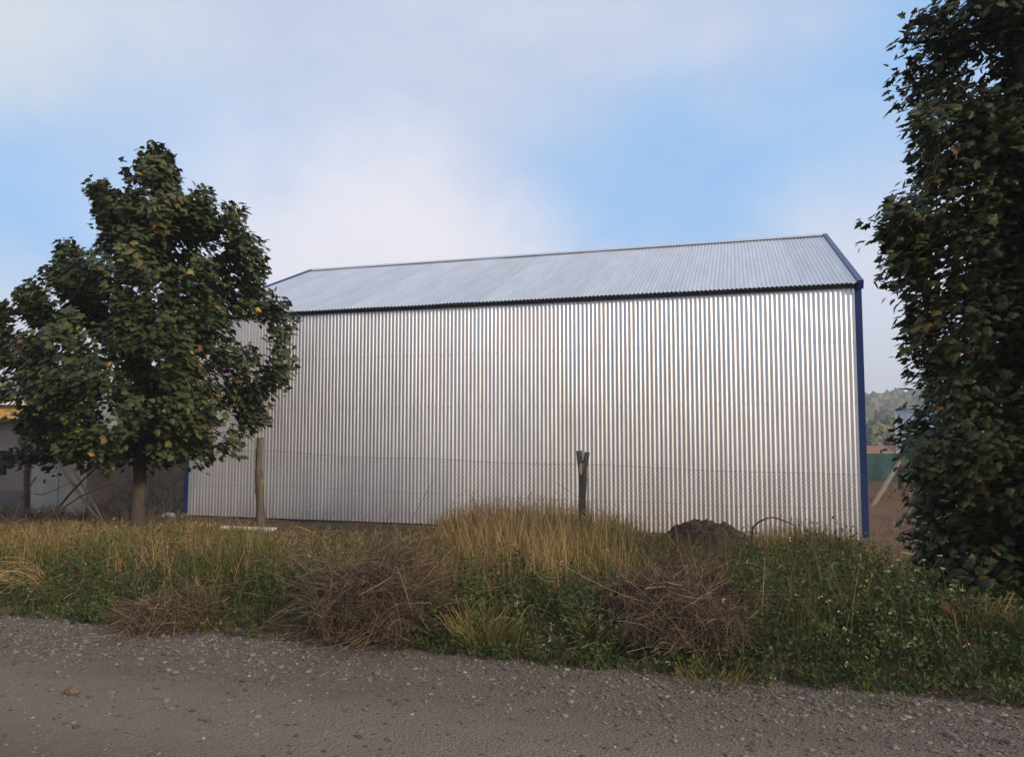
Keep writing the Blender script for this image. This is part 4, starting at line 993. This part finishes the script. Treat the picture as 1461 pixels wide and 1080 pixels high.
tuft(62, 842, 60, .75, .45, 0, 'pale bleached straw tuft slumping over beside the gravel road', 4, tint=.5, droop=.95, wdir=(-.55, -.45, .85))
tuft(860, 912, 300, .30, .40, 0, 'upright yellowish grass tuft between the brush heaps', 5, mat='olive', tint=.85)
tuft(1010, 952, 160, .16, .5, 0, 'short pale grass tuft beside the gravel below the brush heap', 6, mat='olive', tint=.75)
tuft(690, 905, 260, .36, .5, 0, 'thin tall grass tuft beside the large brush heap', 7, mat='olive', tint=.8)
# white umbels before the tall maple
def umbel(px, py, h, seed, label):
    rg = np.random.default_rng(seed); c = gp(px, py, .1); g = float(gz(c[0], c[1]))
    root = tag(empty('umbel_plant', (c[0], c[1], g)), label, 'wild flower', 'white umbel flowers before the tall maple')
    mb = MB(); heads_ = []
    top = np.array([rg.normal() * .05, rg.normal() * .05, h]); mb.tube([(0, 0, -.03), top * .5 + [.02, 0, 0], top], [.004, .003, .002], 5); heads_.append(top)
    for k in range(2):
        a_ = rg.uniform(0, 6.28); f_ = rg.uniform(.35, .8); e = top * f_ + np.array([math.cos(a_) * .13, math.sin(a_) * .13, h * .28]); mb.tube([top * f_, (top * f_ + e) / 2 + [0, 0, -.01], e], [.0025, .002, .0015], 4); heads_.append(e)
    mb.build('stem', M['stem'], root)
    for e in heads_:
        n = 16; a_ = rg.uniform(0, 6.28, n); r_ = .021 * np.sqrt(rg.random(n)); P = np.stack([e[0] + r_ * np.cos(a_), e[1] + r_ * np.sin(a_), e[2] + .012 - r_ * .25 + rg.normal(size=n) * .003], -1)
        V, F, T = scatter([ICO1], n, P, np.full((n, 3), .0036), None, np.full(n, .45)); link('flower_head', npmesh('flower_head', V, F, T), M['flower'], root)
M['stem'] = simple('green_stem', (.10, .11, .04), None, 9, .8)
UL = 'green stalk with small white umbel flowers among weeds before the tall maple'
for q, (px, py, h) in enumerate([(1292, 905, .55), (1322, 915, .58), (1270, 900, .45), (1368, 915, .34), (1352, 905, .46)]):
    umbel(px, py, h, 60 + q, UL)

# ---------------------------------------------------------------- gravel and stones
n = 80000
s = rng.uniform(-3.5, 12.5, n); t = rng.uniform(-4.3, .22, n)
edge = sm(t, -1.15, -.25) * (1 - .5 * sm(t, .0, .2)); tracks = .28 + .55 * sm(t, -2.6, -3.4)
dn = np.clip(edge * (.30 + .9 * vnoise(s, t, 81, .8)) + tracks * (vnoise(s * .6, t, 83, .7) > .47) * .5 + .10, 0, 1)
k = rng.random(n) < dn * .80; s, t = s[k], t[k]; x, y = xy(s, t); n = len(x)
sz = .0055 + .022 * rng.beta(1.1, 4.2, n)
V, F, T = scatter([(rough(ICO1[0], .17, q) * [1, 1, .62], ICO1[1]) for q in range(8)], n, np.stack([x, y, gz(x, y) + sz * .12], -1),
                  np.stack([sz * rng.uniform(.8, 1.5, n), sz, sz * rng.uniform(.7, 1.1, n)], -1), rotz(rng.uniform(0, 6.283, n)), rng.beta(1.1, 1.3, n))
tag(link('gravel', npmesh('gravel', V, F, T), M['stone']), 'loose grey gravel scattered over the unpaved road', 'gravel', kind='stuff')
rock('stone', 103, 990, .050, .034, .034, M['rock'], 5, 'brown fist sized stone lying alone on the smooth wheel track', zoff=.45)
rock('stone', 330, 988, .028, .018, .013, M['rock'], 8, 'small dark brown stone on the smooth wheel track beside a pale one')
SM = []
for q in range(5):
    V, Fc = ICO2; V = rough(V, .09, 300 + q) * [1, .8, .55]; m = npmesh('stone', V, Fc, np.full(len(V), (.2, .4, .5, .65, .8)[q])); m.materials.append(M['stone']); SM.append(m)
cnt = 0
while cnt < 110:
    s_ = rng.uniform(-.6, 9.2); t_ = rng.uniform(-2.9, .1) if rng.random() < .55 else rng.uniform(-.9, .1); x_, y_ = xy(s_, t_)
    o = link('stone', SM[rng.integers(0, 5)], None); z_ = rng.uniform(.013, .026) * (1.2 if t_ > -.7 else 1)
    o.location = (x_, y_, float(gz(x_, y_)) + z_ * .22); o.scale = (z_ * rng.uniform(.9, 1.4), z_, z_ * rng.uniform(.8, 1.1)); o.rotation_euler = (0, 0, rng.uniform(0, 6.28))
    tag(o, 'loose angular grey stone lying on the gravel road', 'stone', 'loose stones on the gravel road'); cnt += 1

# ---------------------------------------------------------------- haze
mb = MB(); mb.box((-720, -720, -4), (720, 720, 46)); hz_m = bpy.data.materials.new('haze_air'); hz_m.use_nodes = True; nt = hz_m.node_tree; nt.nodes.clear()
pv = nt.nodes.new('ShaderNodeVolumePrincipled'); pv.inputs['Color'].default_value = (.92, .94, .97, 1); pv.inputs['Density'].default_value = 0.0011; pv.inputs['Anisotropy'].default_value = .1
mo = nt.nodes.new('ShaderNodeOutputMaterial'); nt.links.new(pv.outputs[0], mo.inputs['Volume'])
tag(mb.build('haze', hz_m), 'pale morning mist between the shed and the hills', 'mist', kind='stuff')
